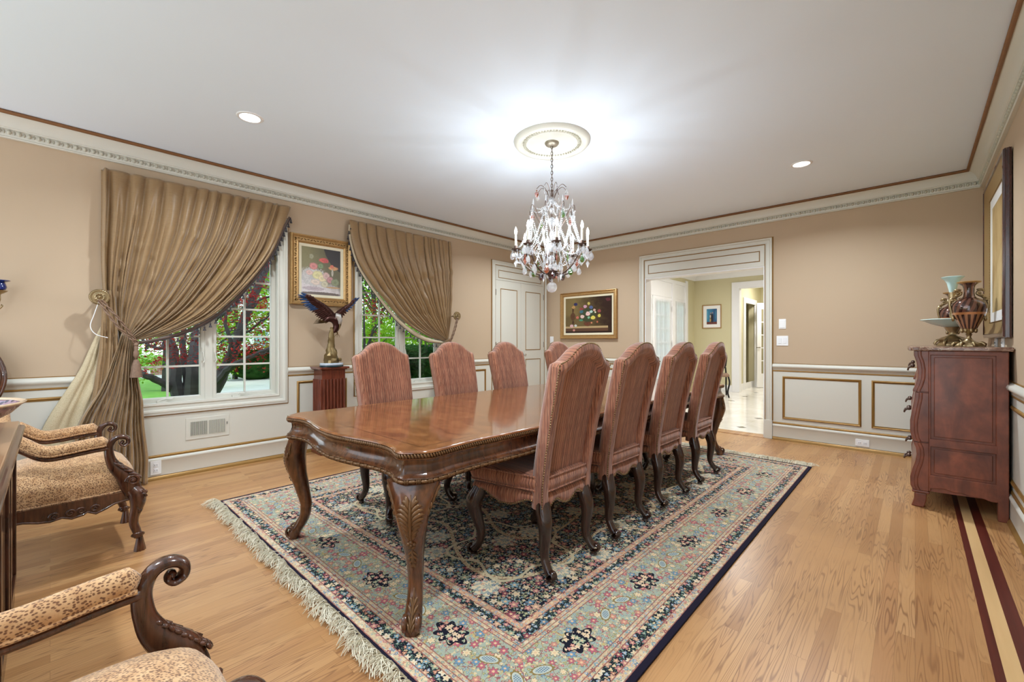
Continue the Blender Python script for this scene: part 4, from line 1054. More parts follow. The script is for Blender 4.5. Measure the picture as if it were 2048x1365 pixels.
def cab_leg(m, sx, front):
    if front:
        P = [(0.236, 0.205, 0.375), (0.246, 0.222, 0.33), (0.256, 0.236, 0.29), (0.252, 0.232, 0.24), (0.238, 0.214, 0.17), (0.232, 0.205, 0.11), (0.242, 0.220, 0.062), (0.256, 0.242, 0.036)]
        R_ = [0.036, 0.045, 0.044, 0.036, 0.027, 0.022, 0.023, 0.024]; d = Vector((0.5, 0.85, 0)).normalized()
    else:
        P = [(0.172, -0.170, 0.365), (0.176, -0.178, 0.32), (0.182, -0.192, 0.27), (0.182, -0.192, 0.21), (0.178, -0.184, 0.14), (0.180, -0.188, 0.095), (0.186, -0.212, 0.055), (0.190, -0.232, 0.036)]
        R_ = [0.034, 0.040, 0.037, 0.031, 0.025, 0.021, 0.022, 0.022]; d = Vector((0.25, -0.97, 0)).normalized()
    Q = smooth_path([(sx*p[0], p[1], p[2]) for p in P], 3); R2 = [interp(list(enumerate(R_)), i/3) for i in range(len(Q))]
    m.tube(Q, R2, 10); e = Q[-1]; dd = Vector((sx*d.x, d.y, 0)); lt = Vector((-dd.y, dd.x, 0))
    pts = [e+dd*(0.008+0.022*math.sin(k/14*1.7*PI)*(1-k/26))+Vector((0, 0, 0.006-0.020*math.cos(k/14*1.7*PI)*(1-k/26))) for k in range(15)]
    m.tube(pts, [(0.020-0.0005*k, 0.009) for k in range(15)], 7)
    m.lathe([(0.017, 0.0), (0.021, 0.004), (0.016, 0.012), (0.020, 0.022)], (e.x-dd.x*0.004, e.y-dd.y*0.004, 0), 10)
def dining_chair():
    t = thing('dining_chair', '', 'chair', (0, 0, 0))
    m = MB(); backrest(m); back = m.build('backrest', M['stripe'], t, smooth=55)
    m = MB(); rows = []
    L0 = seat_loop(0)
    def at(z, g, bot=False): return [(p[0], p[1], (scallop(p[0], p[1]) if bot else z)) for p in seat_loop(0, g)]
    fr_ = lambda f_, g_: [(x, y, lerp(z, 0.402, f_)) for x, y, z in at(0, g_, True)]
    rows = [at(0, -0.035, True), at(0, -0.006, True), fr_(0.12, 0.003), fr_(0.4, 0.007), fr_(0.75, 0.006), fr_(1.0, -0.002), at(0.407, -0.02), at(0.408, -0.19)]
    m.grid(rows, closed_u=True); m.add(rows[0], [tuple(range(len(rows[0])))])
    m.build('seat_apron', M['stripe'], t, smooth=60)
    m = MB(); rows = [at(0.404, -0.03), at(0.410, -0.008), at(0.422, 0.008), at(0.455, 0.017), at(0.484, 0.009), at(0.497, -0.010), at(0.502, -0.06), at(0.505, -0.13), at(0.506, -0.19)]
    m.grid(rows, closed_u=True); m.add(rows[-1], [tuple(range(len(rows[0])))]); m.add(rows[0], [tuple(range(len(rows[0])))])
    cush = m.build('seat_cushion', M['stripe'], t, smooth=60)
    m = MB(); m.tube(at(0.420, 0.010), 0.0045, 6, closed=True); m.tube(at(0.487, 0.011), 0.0045, 6, closed=True); m.build('welt', M['stripe'], cush)
    m = MB()
    lp = [Vector(p) for p in at(0, 0.0035, True)]; lp = [p+Vector((0, 0, 0.006)) for p in lp]
    acc = 0
    for i in range(len(lp)):
        a, b = lp[i], lp[(i+1) % len(lp)]; L = (b-a).length
        while acc < L: m.ball(a.lerp(b, acc/L), 0.0050, 6, 4); acc += 0.0125
        acc -= L
    for sx in (-1, 1):
        z = 0.345
        while z < 1.032: m.ball((sx*(interp(BW, z)+0.000), chair_ytop(z)+0.006, z), 0.0050, 6, 4); z += 0.0125
    u = -0.97
    while u <= 0.97: z = ztop(u); m.ball((u*interp(BW, z), chair_ytop(z)+0.016, z-0.005), 0.0050, 6, 4); u += 0.052
    m.build('nailhead_trim', M['nail'], t)
    for fr in (True, False):
        for sx in (-1, 1): m = MB(); cab_leg(m, sx, fr); m.build('leg', M['legwood'], t, smooth=60)
    return t
ch0 = dining_chair()
place = []
RY4 = [1.81, 2.42, 3.07, 3.76]; LY4 = [1.70, 2.37, 3.05, 3.90]
labR = ['striped rust dining chair nearest the camera, its back turned to us', 'second rust striped chair on the near side, counted from the carved table end nearest us',
        'third rust striped chair on the near side, just past the middle of the table', 'rust striped chair on the near side closest to the cased opening']
labL = ['rust striped chair on the window side, directly below the narrower window', 'rust striped chair on the window side, its top overlapping the gathered curtain',
        'rust striped chair on the window side in front of the closet doors', 'rust striped chair on the window side nearest the back corner, partly hidden']
for i, y in enumerate(RY4): place.append((-1.495, y, PI/2, labR[i], 'dining chairs along the near side'))
for i, y in enumerate(LY4): place.append((-2.645, y, -PI/2, labL[i], 'dining chairs along the window side'))
first = True
for x, y, rz, lb, gp in place:
    o = ch0 if first else dup(ch0)
    o.location = (x, y, 0.0107); o.rotation_euler = (0, 0, rz+random.Random(y).uniform(-0.02, 0.02)); o['label'] = lb; o['group'] = gp; first = False
# ------------------------------------------------------------------ leopard armchairs
def leopard():
    g = G('leopard_chenille', 0.85, 0, 0.2, 0, 0.35)
    x, y, z = g.xyz(); w = g.noise(None, 30, 1)*0.006
    v = g.voro(g.vec(x*1.25+w, y*0.8+w, z), 185, dim='3D', rnd=0.8); d = S(g, v.outputs['Distance'])
    base = g.ramp(g.noise(None, 40, 2), [(0.3, lin(190, 146, 102)), (0.7, lin(214, 174, 130))])
    c = g.mix(d.ss(0.52, 0.30)*0.85, base, lin(92, 52, 34)); g.color(c); g.bump(g.noise(None, 260, 1), 0.3, 0.001); return g.m
M['leopard'] = leopard()
M['armwood'] = wood('armchair_walnut', lin(46, 24, 16), lin(104, 62, 42), 0.22, 0.6, mottled=0.3)
HX = 0.275
def armchair():
    t = thing('armchair', '', 'armchair', (0, 0, 0))
    # seat: domed upholstery
    rows = []
    for k, (g_, z) in enumerate(((0.0, 0.335), (0.004, 0.36), (0.004, 0.40), (-0.008, 0.44), (-0.03, 0.475), (-0.07, 0.503), (-0.13, 0.525), (-0.19, 0.535), (-0.245, 0.538))):
        W, yb, yf = HX-0.02+g_, -0.24-g_, 0.325+g_; r = max(0.02, 0.09+g_*0.2); row = []
        W = max(W, 0.01); yc = 0.04; yb = min(yb, yc-0.01); yf = max(yf, yc+0.01)
        for j in range(40):
            a = 2*PI*j/40; cc, s_ = math.cos(a), math.sin(a); e = 0.42
            row.append((W*math.copysign(abs(cc)**e, cc), (yf+yb)/2+(yf-yb)/2*math.copysign(abs(s_)**e, s_), z))
        rows.append(row)
    m = MB(); m.grid(rows, closed_u=True); m.add(rows[-1], [tuple(range(40))]); m.add(rows[0], [tuple(range(40))]); seat = m.build('seat', M['leopard'], t, smooth=70)
    m = MB(); m.tube([(p[0]*1.01, p[1]*1.01-0.0005, 0.340) for p in rows[0]], 0.006, 6, closed=True); m.build('gimp_cord', M['leopard'], seat)
    # carved side rails, front rail
    bot = [(-0.30, 0.285), (-0.20, 0.282), (-0.10, 0.278), (-0.05, 0.263), (-0.01, 0.257), (0.032, 0.265), (0.066, 0.250), (0.107, 0.257), (0.123, 0.268), (0.155, 0.250), (0.187, 0.262), (0.228, 0.282), (0.31, 0.292)]
    def scroll(m, c, r, A_, N_, turns=1.35, s=1, th=0.006):
        pts = []
        for k in range(20):
            a = k/19*turns*2*PI; q = r*(1-0.8*k/19); pts.append(Vector(c)+A_*(s*q*math.cos(a))+Vector((0, 0, q*math.sin(a))))
        m.tube(pts, [th*(1-0.3*k/19) for k in range(20)], 7, up=N_)
    for sx in (-1, 1):
        m = MB(); poly = [(-0.30, 0.338)]+bot+[(0.31, 0.338)]
        m.prism(poly, lambda u, v: (sx*(HX-0.028), u, v), lambda u, v: (sx*HX, u, v)); 
        m.tube([(sx*(HX+0.001), u, v+0.004) for u, v in bot], 0.006, 7)
        for cy_, s in ((0.005, -1), (0.060, 1), (0.100, -1), (0.150, 1)): scroll(m, (sx*(HX+0.002), cy_, 0.283), 0.019, Vector((0, 1, 0)), Vector((sx, 0, 0)), s=s, th=0.0055)
        m.build('side_rail', M['armwood'], t, smooth=40)
    fb = [(-0.26, 0.292), (-0.18, 0.275), (-0.12, 0.262), (-0.07, 0.275), (0, 0.250), (0.07, 0.275), (0.12, 0.262), (0.18, 0.275), (0.26, 0.292)]
    m = MB(); m.prism([(-0.26, 0.338)]+fb+[(0.26, 0.338)], lambda u, v: (u, 0.312, v), lambda u, v: (u, 0.338, v)); m.tube([(u, 0.338, v+0.004) for u, v in fb], 0.006, 7)
    for cx_, s in ((-0.10, -1), (-0.035, 1), (0.035, -1), (0.10, 1)): scroll(m, (cx_, 0.340, 0.285), 0.02, Vector((1, 0, 0)), Vector((0, 1, 0)), s=s)
    m.build('front_rail', M['armwood'], t, smooth=40)
    m = MB(); m.box(-0.25, 0.25, -0.30, -0.275, 0.285, 0.338); m.build('rear_rail', M['armwood'], t, smooth=0, bevel=0.004)
    for sx in (-1, 1):
        X = lambda o=0.0: sx*(HX+o)
        # front leg
        m = MB(); P = [(X(-.005), 0.300, 0.345), (X(.004), 0.318, 0.315), (X(.006), 0.322, 0.275), (X(.004), 0.316, 0.235), (X(.0), 0.306, 0.190), (X(-.002), 0.306, 0.150), (X(.0), 0.316, 0.115), (X(.002), 0.324, 0.085)]
        Q = smooth_path(P, 3); rr = [0.034, 0.040, 0.036, 0.028, 0.0225, 0.0205, 0.020, 0.017]; m.tube(Q, [interp(list(enumerate(rr)), i/3) for i in range(len(Q))], 12)
        m.ball((X(), 0.322, 0.088), (0.024, 0.024, 0.022), 12, 8)
        m.tube([(X()+0.016*math.cos(k/16*2*PI), 0.322+0.024*math.sin(k/16*2*PI), 0.088+0.012*math.cos(k/16*2*PI)) for k in range(16)], 0.007, 6, closed=True)
        m.lathe([(0.027, 0.0), (0.026, 0.01), (0.020, 0.04), (0.015, 0.068), (0.014, 0.075)], (X(), 0.330, 0), 20, fn=lambda th, i: 1+0.09*math.cos(th*9))
        leg = m.build('leg', M['armwood'], t, smooth=50)
        m = MB()
        for k in range(6):
            z = 0.315-0.018*k; s = 1 if k % 2 else -1
            m.ball((X()+sx*0.030*(1-k*0.06), 0.330+0.006*s-k*0.002, z), (0.012, 0.013, 0.013), 8, 5)
            m.ball((X()+sx*0.010, 0.352-0.004*k, z+0.004), (0.010, 0.012, 0.012), 8, 5)
        scroll(m, (X()+sx*0.034, 0.335, 0.300), 0.020, Vector((0, 1, 0)), Vector((sx, 0, 0)), th=0.006)
        m.build('knee_carving', M['armwood'], leg)
        # rear leg
        m = MB(); Q = smooth_path([(X(-.03), -0.29, 0.345), (X(-.028), -0.30, 0.24), (X(-.028), -0.315, 0.12), (X(-.025), -0.35, 0.0)], 4); m.tube(Q, [(0.020, 0.022)]*len(Q), 10); m.build('leg', M['armwood'], t)
        # arm support: flat carved S-curve ending in a scroll
        m = MB()
        S_ = [(0.305, 0.325), (0.290, 0.372), (0.272, 0.425), (0.232, 0.478), (0.210, 0.530), (0.204, 0.585), (0.218, 0.625), (0.240, 0.641), (0.264, 0.640), (0.281, 0.625), (0.280, 0.603), (0.262, 0.593), (0.250, 0.603), (0.255, 0.616)]
        Q = smooth_path([(X(), a, b) for a, b in S_], 4); wd = [0.040, 0.044, 0.042, 0.030, 0.022, 0.019, 0.016, 0.014, 0.013, 0.012, 0.010, 0.009, 0.008, 0.006]; dp = [0.022, 0.024, 0.024, 0.022, 0.020, 0.020, 0.021, 0.023, 0.025, 0.026, 0.026, 0.024, 0.022, 0.020]
        R2 = [(interp(list(enumerate(dp)), i/4), interp(list(enumerate(wd)), i/4)) for i in range(len(Q))]
        m.tube(Q, R2, 14, up=(0, 1, 0))
        m.ball((X(), 0.257, 0.612), (0.021, 0.010, 0.010), 10, 6)
        sup = m.build('arm_support', M['armwood'], t, smooth=60)
        m = MB()
        scroll(m, (X()+sx*0.020, 0.300, 0.398), 0.030, Vector((0, 1, 0)), Vector((sx, 0, 0)), 1.7, -1, 0.0085)
        m.ball((X()+sx*0.022, 0.300, 0.398), (0.010, 0.010, 0.010), 8, 6)
        for k in range(9):      # overlapping acanthus leaves down the front edge
            u = k/8; a, b = lerp(0.226, 0.322, u), lerp(0.508, 0.405, u)
            for s_ in (-1, 0, 1): m.ball((X()+s_*0.011, a+0.010-0.003*abs(s_), b+0.004), (0.0075, 0.0055, 0.014-0.002*abs(s_)), 8, 5, M=RXm(0.75+0.25*math.sin(k*2.1)) @ RYm(0.35*s_))
        for k in range(4):
            u = k/3; m.tube([(X()+sx*0.021, lerp(0.222, 0.282, u), lerp(0.512, 0.440, u)), (X()+sx*0.025, lerp(0.240, 0.300, u), lerp(0.494, 0.436, u)), (X()+sx*0.022, lerp(0.262, 0.322, u), lerp(0.484, 0.424, u))], [0.003, 0.008, 0.003], 7)
        m.build('acanthus_carving', M['armwood'], sup)
        # arm: wooden rail and padded top
        A_ = [(0.205, 0.588), (0.16, 0.586), (0.10, 0.580), (0.04, 0.573), (-0.015, 0.571), (-0.055, 0.586), (-0.10, 0.622), (-0.16, 0.665), (-0.235, 0.69)]
        Q = smooth_path([(X()*(1.0 if i < 5 else 1-0.02*(i-4)), a, b) for i, (a, b) in enumerate(A_)], 4)
        m = MB(); m.tube(Q, [(0.021, 0.012)]*len(Q), 10); arm = m.build('arm', M['armwood'], t)
        m = MB(); n = 24; Qp = Q[:n+4]; R2 = []
        for i in range(len(Qp)):
            f_ = min(1, (i+0.25)/2.0, (len(Qp)-i-0.5)/1.5); R2.append((0.030*f_, 0.031*f_))
        m.tube([q+Vector((0, 0, 0.036)) for q in Qp], R2, 14); pad = m.build('arm_pad', M['leopard'], arm, smooth=70)
        m = MB(); m.tube([q+Vector((0.024*sx, 0, 0.018)) for q in Qp[1:-1]], 0.0055, 6); m.tube([q+Vector((-0.024*sx, 0, 0.018)) for q in Qp[1:-1]], 0.0055, 6); m.build('piping', M['leopard'], pad)
    # medallion back
    def bp(u, v):
        z = 0.90+v; return Vector((u, -0.235-0.16*(z-0.5)+0.03*(1-(u/0.27)**2)*0, z))
    ring = []
    for k in range(48):
        a = 2*PI*k/48; rx = 0.238*(1-0.10*(math.sin(a) < 0)*abs(math.sin(a))); ring.append(bp(rx*math.cos(a), 0.285*math.sin(a)+0.0))
    m = MB(); m.tube(ring, (0.032, 0.024), 12, closed=True, up=(0, 1, 0)); m.tube([p+Vector(((p.x)*0.11, 0.012, (p.z-0.9)*0.10)) for p in ring], 0.009, 8, closed=True)
    m.tube([p*1.0+Vector((0, 0.020, 0)) for p in ring], 0.009, 8, closed=True)
    for sx in (-1, 1): m.tube(smooth_path([(sx*0.165, -0.262, 0.70), (sx*0.19, -0.252, 0.60), (sx*0.225, -0.262, 0.46), (sx*0.245, -0.280, 0.33)], 4), 0.022, 10)
    m.build('back_frame', M['armwood'], t)
    rows = []
    for q, d in ((0.0, 0.034), (0.35, 0.032), (0.65, 0.026), (0.88, 0.014), (1.0, 0.0)):
        rows.append([bp(q*(p.x), q*(p.z-0.9))+Vector((0, d, 0)) for p in ring])
    m = MB(); m.grid(rows[1:], closed_u=True); m.add(rows[1], [tuple(range(48))]); m.build('back_pad', M['leopard'], t, smooth=70)
    return t
A1 = armchair(); A1.location = (-3.415, 0.005, 0); A1.rotation_euler = (0, 0, math.radians(1.0)); A1['label'] = 'leopard-print carved armchair in front of the wide curtain'; A1['group'] = 'leopard-print armchairs'
dup(A1, None, (-1.005, -0.062, 0), 0.0, 'leopard-print carved armchair cut off by the bottom edge, scrolled arm over the bare floor')
dup(A1, None, (-4.22, -0.47, 0), -PI/2, 'leopard-print armchair against the window wall, only its oval back showing under the sconce')
# ------------------------------------------------------------------ console with bowl
t = thing('console_table', 'dark wood console with a tan veneered top between the two leopard armchairs', 'console', (-2.20, -0.34, 0))
M['cwood'] = wood('console_wood', lin(44, 22, 16), lin(92, 54, 38), 0.25, 0.5, mottled=0.4)
M['ctop'] = plain('console_top_veneer', lin(150, 112, 80), 0.16, 0, 0.6, 0.5, 0.06, 4)
m = MB(); m.box(-0.79, 0.79, -0.27, 0.245, 0.772, 0.795); m.build('top', M['ctop'], t, smooth=0, bevel=0.004)
m = MB(); m.box(-0.805, 0.805, -0.275, 0.262, 0.752, 0.775); m.build('edge_moulding', M['steel'] if False else M['cwood'], t, smooth=0, bevel=0.008)
m = MB(); m.box(-0.72, 0.72, -0.25, 0.22, 0.06, 0.752); body = m.build('body', M['cwood'], t, smooth=0, bevel=0.003)
m = MB(); m.box(-0.735, 0.735, -0.26, 0.233, 0.0, 0.075); m.build('plinth', M['cwood'], t, smooth=0, bevel=0.006)
for i in range(3):
    x0 = -0.70+0.475*i; d_ = MB().box(x0+0.01, x0+0.44, 0.220, 0.232, 0.10, 0.72).build('door', M['cwood'], t, smooth=0, bevel=0.003)
    m = MB()
    for a, b, c, d in ((x0+0.03, x0+0.42, 0.12, 0.15), (x0+0.03, x0+0.42, 0.67, 0.70), (x0+0.03, x0+0.06, 0.15, 0.67), (x0+0.39, x0+0.42, 0.15, 0.67)): m.box(a, b, 0.232, 0.240, c, d)
    m.build('panel_moulding', M['cwood'], d_, smooth=0, bevel=0.002)
m = MB()
for sx in (-1, 1): m.box(sx*0.72, sx*0.735, -0.24, -0.21, 0.08, 0.745); m.box(sx*0.72, sx*0.735, 0.19, 0.225, 0.08, 0.745); m.box(sx*0.72, sx*0.735, -0.21, 0.19, 0.69, 0.745); m.box(sx*0.72, sx*0.735, -0.21, 0.19, 0.08, 0.13)
m.build('end_panel_frame', M['cwood'], t, smooth=0, bevel=0.004)
t = thing('carved_bowl', 'large purple-brown carved bowl with gilt rim on the console', 'bowl', (-2.55, -0.315, 0.795))
g = G('etched_lustre', 0.25, 0.0, 0.5, 0.3); v = g.voro(None, 42, dim='3D'); g.color(g.mix(S(g, v.outputs['Distance']).ss(0.25, 0.45), lin(44, 26, 52), lin(140, 112, 126))); g.bump(S(g, v.outputs['Distance']), 0.6, 0.004); M['etched'] = g.m
m = MB(); m.lathe([(0.07, 0.0), (0.075, 0.008), (0.05, 0.014), (0.09, 0.028), (0.16, 0.055), (0.215, 0.090), (0.240, 0.118), (0.246, 0.128), (0.240, 0.128), (0.205, 0.092), (0.15, 0.060), (0.08, 0.036), (0.0, 0.032)], seg=48); m.build('bowl_body', M['etched'], t)
m = MB(); m.lathe([(0.240, 0.122), (0.250, 0.125), (0.253, 0.130), (0.249, 0.135), (0.240, 0.133), (0.236, 0.128), (0.240, 0.122)], seg=48, caps=False, fn=lambda th, i: 1+0.008*math.sin(th*16)); m.build('rim', plain('gilt_rim', lin(206, 180, 150), 0.25, 0.2, var=0.2, scale=30), t)
# ------------------------------------------------------------------ chandelier
def crystal(name, c, tr=0.32, gl=0.38):
    m = bpy.data.materials.new(name); m.use_nodes = True; nt = m.node_tree; nt.nodes.clear()
    o = nt.nodes.new('ShaderNodeOutputMaterial'); t = nt.nodes.new('ShaderNodeBsdfTransparent'); g_ = nt.nodes.new('ShaderNodeBsdfGlossy'); d = nt.nodes.new('ShaderNodeBsdfTranslucent')
    t.inputs[0].default_value = (*c, 1); g_.inputs['Roughness'].default_value = 0.06; g_.inputs['Color'].default_value = (*[min(1, q*0.4+0.6) for q in c], 1); d.inputs[0].default_value = (*c, 1)
    a = nt.nodes.new('ShaderNodeMixShader'); a.inputs[0].default_value = gl/(1-tr); nt.links.new(d.outputs[0], a.inputs[1]); nt.links.new(g_.outputs[0], a.inputs[2])
    b = nt.nodes.new('ShaderNodeMixShader'); b.inputs[0].default_value = 1-tr; nt.links.new(t.outputs[0], b.inputs[1]); nt.links.new(a.outputs[0], b.inputs[2]); nt.links.new(b.outputs[0], o.inputs[0]); return m
M['cry'] = crystal('clear_crystal', (0.97, 0.98, 1.0)); M['cryg'] = crystal('green_crystal', lin(110, 170, 80), 0.35); M['crya'] = crystal('amber_crystal', lin(210, 130, 90), 0.35); M['cryp'] = crystal('smoky_crystal', lin(140, 110, 130), 0.35)
def bulbm():
    m = bpy.data.materials.new('glowing_bulb'); m.use_nodes = True; nt = m.node_tree; nt.nodes.clear(); o = nt.nodes.new('ShaderNodeOutputMaterial')
    t = nt.nodes.new('ShaderNodeBsdfTransparent'); e = nt.nodes.new('ShaderNodeEmission'); e.inputs[0].default_value = (1, 0.96, 0.9, 1); e.inputs[1].default_value = 14; a = nt.nodes.new('ShaderNodeAddShader')
    nt.links.new(t.outputs[0], a.inputs[0]); nt.links.new(e.outputs[0], a.inputs[1]); nt.links.new(a.outputs[0], o.inputs[0]); return m
M['bulb'] = bulbm(); M['candle'] = plain('candle_sleeve', lin(244, 240, 226), 0.4, var=0.01)
M['aged'] = plain('aged_bronze', lin(96, 78, 70), 0.4, 0.7, var=0.2, scale=40)
t = thing('chandelier', 'crystal chandelier with eight lit candle arms hanging over the dining table', 'chandelier', (CH[0], CH[1], 0))
MB().lathe([(0.0, 2.700), (0.03, 2.702), (0.048, 2.710), (0.056, 2.722), (0.056, 2.734), (0.0, 2.738)], seg=30).build('canopy', plain('canopy_metal', lin(150, 140, 124), 0.4, 0.6), t)
m = MB(); z = 2.695; k = 0
while z > 2.36:
    pts = [Vector((0.008*math.cos(a), 0, 0.016*math.sin(a))) for a in [2*PI*i/12 for i in range(12)]]
    R_ = RZ(PI/2*(k % 2)+0.6); m.tube([R_ @ p+Vector((0, 0, z)) for p in pts], 0.0022, 5, closed=True); z -= 0.0255; k += 1
m.tube([(0.002, 0.002, 2.70), (0.005, -0.003, 2.53), (0.0, 0.002, 2.36)], 0.0016, 5)
m.build('chain', M['aged'], t)
m = MB(); m.lathe([(0.004, 2.36), (0.012, 2.35), (0.006, 2.34), (0.007, 2.30), (0.01, 2.28)], seg=12); m.lathe([(0.006, 1.70), (0.006, 2.30)], seg=8)
m.lathe([(0.0, 1.655), (0.02, 1.66), (0.035, 1.68), (0.045, 1.705), (0.048, 1.712), (0.02, 1.72), (0.006, 1.724)], seg=20); m.build('stem', M['aged'], t)
m = MB()
for z0, r, h in ((2.265, 0.030, 0.075), (2.19, 0.020, 0.05), (2.10, 0.036, 0.08), (1.99, 0.022, 0.09), (1.90, 0.042, 0.07), (1.81, 0.028, 0.06), (1.75, 0.036, 0.04)):
    m.lathe([(0.007, z0-h/2), (r*0.6, z0-h*0.35), (r, z0+h*0.05), (r*0.75, z0+h*0.3), (0.007, z0+h/2)], seg=8)
m.build('crystal_column', M['cry'], t, smooth=0)
cam_a = math.atan2(-CH[1], -CH[0])       # direction from chandelier to the viewpoint
A0 = cam_a+math.radians(7)
def bead_str(m, pts, r=0.0062, step=0.0145):
    P = smooth_path(pts, 6); acc = 0
    for a, b in zip(P, P[1:]):
        L = (b-a).length
        while acc < L: m.ball(a.lerp(b, acc/L), r, 5, 4); acc += step
        acc -= L
def sag(a, b, d, n=5):
    a, b = Vector(a), Vector(b); return [a.lerp(b, i/n)-Vector((0, 0, d*4*(i/n)*(1-i/n))) for i in range(n+1)]
def drop(kind):
    m = MB()
    if kind == 'pear': m.lathe([(0.0, -0.052), (0.010, -0.048), (0.0165, -0.036), (0.014, -0.020), (0.006, -0.006), (0.0, 0.0)], seg=7)
    elif kind == 'kite': m.add([(0, 0, 0), (0.015, 0, -0.022), (0, 0.006, -0.024), (-0.015, 0, -0.022), (0, -0.006, -0.024), (0, 0, -0.058)], [(0, 1, 2), (0, 2, 3), (0, 3, 4), (0, 4, 1), (5, 2, 1), (5, 3, 2), (5, 4, 3), (5, 1, 4)])
    elif kind == 'plaque': m.add([(0, 0, 0), (0.020, 0, -0.018), (0, 0.007, -0.028), (-0.020, 0, -0.018), (0, -0.007, -0.028), (0.013, 0, -0.042), (-0.013, 0, -0.042), (0, 0, -0.062)], [(0, 1, 2), (0, 2, 3), (0, 3, 4), (0, 4, 1), (1, 5, 2), (5, 7, 2), (7, 6, 2), (6, 3, 2), (3, 6, 4), (6, 7, 4), (7, 5, 4), (5, 1, 4)])
    else: m.lathe([(0.0, -0.045), (0.005, -0.030), (0.006, -0.012), (0.0, 0.0)], seg=6)
    m.ball((0, 0, 0.007), 0.006, 6, 4); return m
protos = {}
def pend(kind, mat, loc, a=0.0, parent=None, s=1.0):
    key = (kind, mat)
    if key not in protos:
        o = drop(kind).build('crystal_pendant', M[mat], parent, smooth=0); protos[key] = o
    else: o = protos[key].copy(); C.objects.link(o); o.parent = parent
    o.location = loc; o.rotation_euler = (0, 0, a); o.scale = (s, s, s)
rng = random.Random(3); npend = 0
for k in range(8):
    a = A0+k*PI/4; d = Vector((math.cos(a), math.sin(a), 0)); L = Vector((-d.y, d.x, 0)); tip = d*0.285
    m = MB(); P = smooth_path([Vector((0, 0, 1.70))+d*0.03, Vector((0, 0, 1.685))+d*0.10, Vector((0, 0, 1.735))+d*0.19, Vector((0, 0, 1.815))+d*0.25, Vector((0, 0, 1.878))+tip], 4); m.tube(P, 0.0055, 7)
    m.tube(smooth_path([Vector((0, 0, 1.78))+d*0.235, Vector((0, 0, 1.86))+d*0.20, Vector((0, 0, 1.90))+d*0.155, Vector((0, 0, 1.85))+d*0.135], 4), 0.003, 6)
    m.lathe([(0.006, 1.868), (0.030, 1.874), (0.034, 1.884), (0.036, 1.886), (0.012, 1.888), (0.014, 1.905), (0.012, 1.912)], (tip.x, tip.y, 0), 14, fn=lambda th, i: 1+0.06*math.cos(7*th))
    arm = m.build('arm', M['aged'], t)
    MB().lathe([(0.0095, 1.905), (0.0098, 1.998), (0.006, 2.001)], (tip.x, tip.y, 0), 12).build('candle_sleeve', M['candle'], arm)
    MB().lathe([(0.004, 1.998), (0.009, 2.008), (0.0115, 2.020), (0.009, 2.038), (0.004, 2.052), (0.0, 2.062)], (tip.x, tip.y, 0), 10).build('bulb', M['bulb'], arm)
    light('candle_light', 'POINT', (CH[0]+tip.x, CH[1]+tip.y, 2.026), CANDLE_W, WARM, 0.009)
    # upper branch with spike
    a2 = a+PI/8; d2 = Vector((math.cos(a2), math.sin(a2), 0)); q = d2*0.165
    m = MB(); m.tube(smooth_path([Vector((0, 0, 2.03))+d2*0.02, Vector((0, 0, 2.08))+d2*0.09, Vector((0, 0, 2.20))+d2*0.15, Vector((0, 0, 2.215))+d2*0.178, Vector((0, 0, 2.17))+q*1.12], 4), 0.0032, 6); m.build('upper_branch', M['aged'], t)
    MB().lathe([(0.0, 2.205), (0.009, 2.215), (0.006, 2.24), (0.0, 2.275)], (q.x, q.y, 0), 6).build('crystal_spike', M['cry'], t, smooth=0)
    # crown wires
    if k % 2 == 0 or True:
        dd = Vector((math.cos(a+0.2), math.sin(a+0.2), 0)); m = MB(); m.tube(smooth_path([Vector((0, 0, 2.27))+dd*0.012, Vector((0, 0, 2.35))+dd*0.045, Vector((0, 0, 2.385))+dd*0.09, Vector((0, 0, 2.355))+dd*0.125], 4), 0.0022, 5); m.build('crown_wire', M['aged'], t)
        pend(['kite', 'pear', 'plaque', 'kite'][k % 4], ['cryp', 'cry', 'crya', 'cry'][k % 4], dd*0.125+Vector((0, 0, 2.335)), a, t, 0.85); npend += 1
    SW = [sag(Vector((0, 0, 2.27))+d2*0.02, Vector((0, 0, 2.21))+q, 0.045), sag(Vector((0, 0, 2.19))+q, Vector((0, 0, 1.90))+tip*0.92, 0.05)]
    a3 = a+PI/4; tip2 = Vector((math.cos(a3), math.sin(a3), 0))*0.285; SW.append(sag(Vector((0, 0, 1.872))+tip*1.05, Vector((0, 0, 1.872))+tip2*1.05, 0.075)); SW.append(sag(Vector((0, 0, 1.86))+d2*0.11, Vector((0, 0, 1.74))+d2*0.15, 0.0)); SW.append(sag(Vector((0, 0, 2.17))+q*1.12, Vector((0, 0, 1.88))+d2*0.10, 0.0)); SW.append(sag(Vector((0, 0, 2.19))+q, Vector((0, 0, 1.90))+tip2*0.92, 0.06))
    SW.append(sag(Vector((0, 0, 2.12))+d*0.05, Vector((0, 0, 1.89))+tip*0.55, 0.03)); SW.append(sag(Vector((0, 0, 1.89))+tip*0.55, Vector((0, 0, 1.72))+d*0.06, 0.0))
    for q_ in SW: m = MB(); bead_str(m, q_); m.build('bead_swag', M['cry'], t)
    # drops around the drip pan, upper branch and basin
    for j in range(5):
        b = a+2*PI*(j+0.5)/5; p = tip+Vector((math.cos(b), math.sin(b), 0))*0.033+Vector((0, 0, 1.862)); pend('dart' if j % 2 else 'pear', 'cry', p, b, t, 1.15); npend += 1
    pend(['plaque', 'pear', 'kite', 'pear'][k % 4], ['crya', 'cry', 'cry', 'cryg'][(k*3) % 4], tip*1.0+Vector((0, 0, 1.80)), a, t, 1.05)
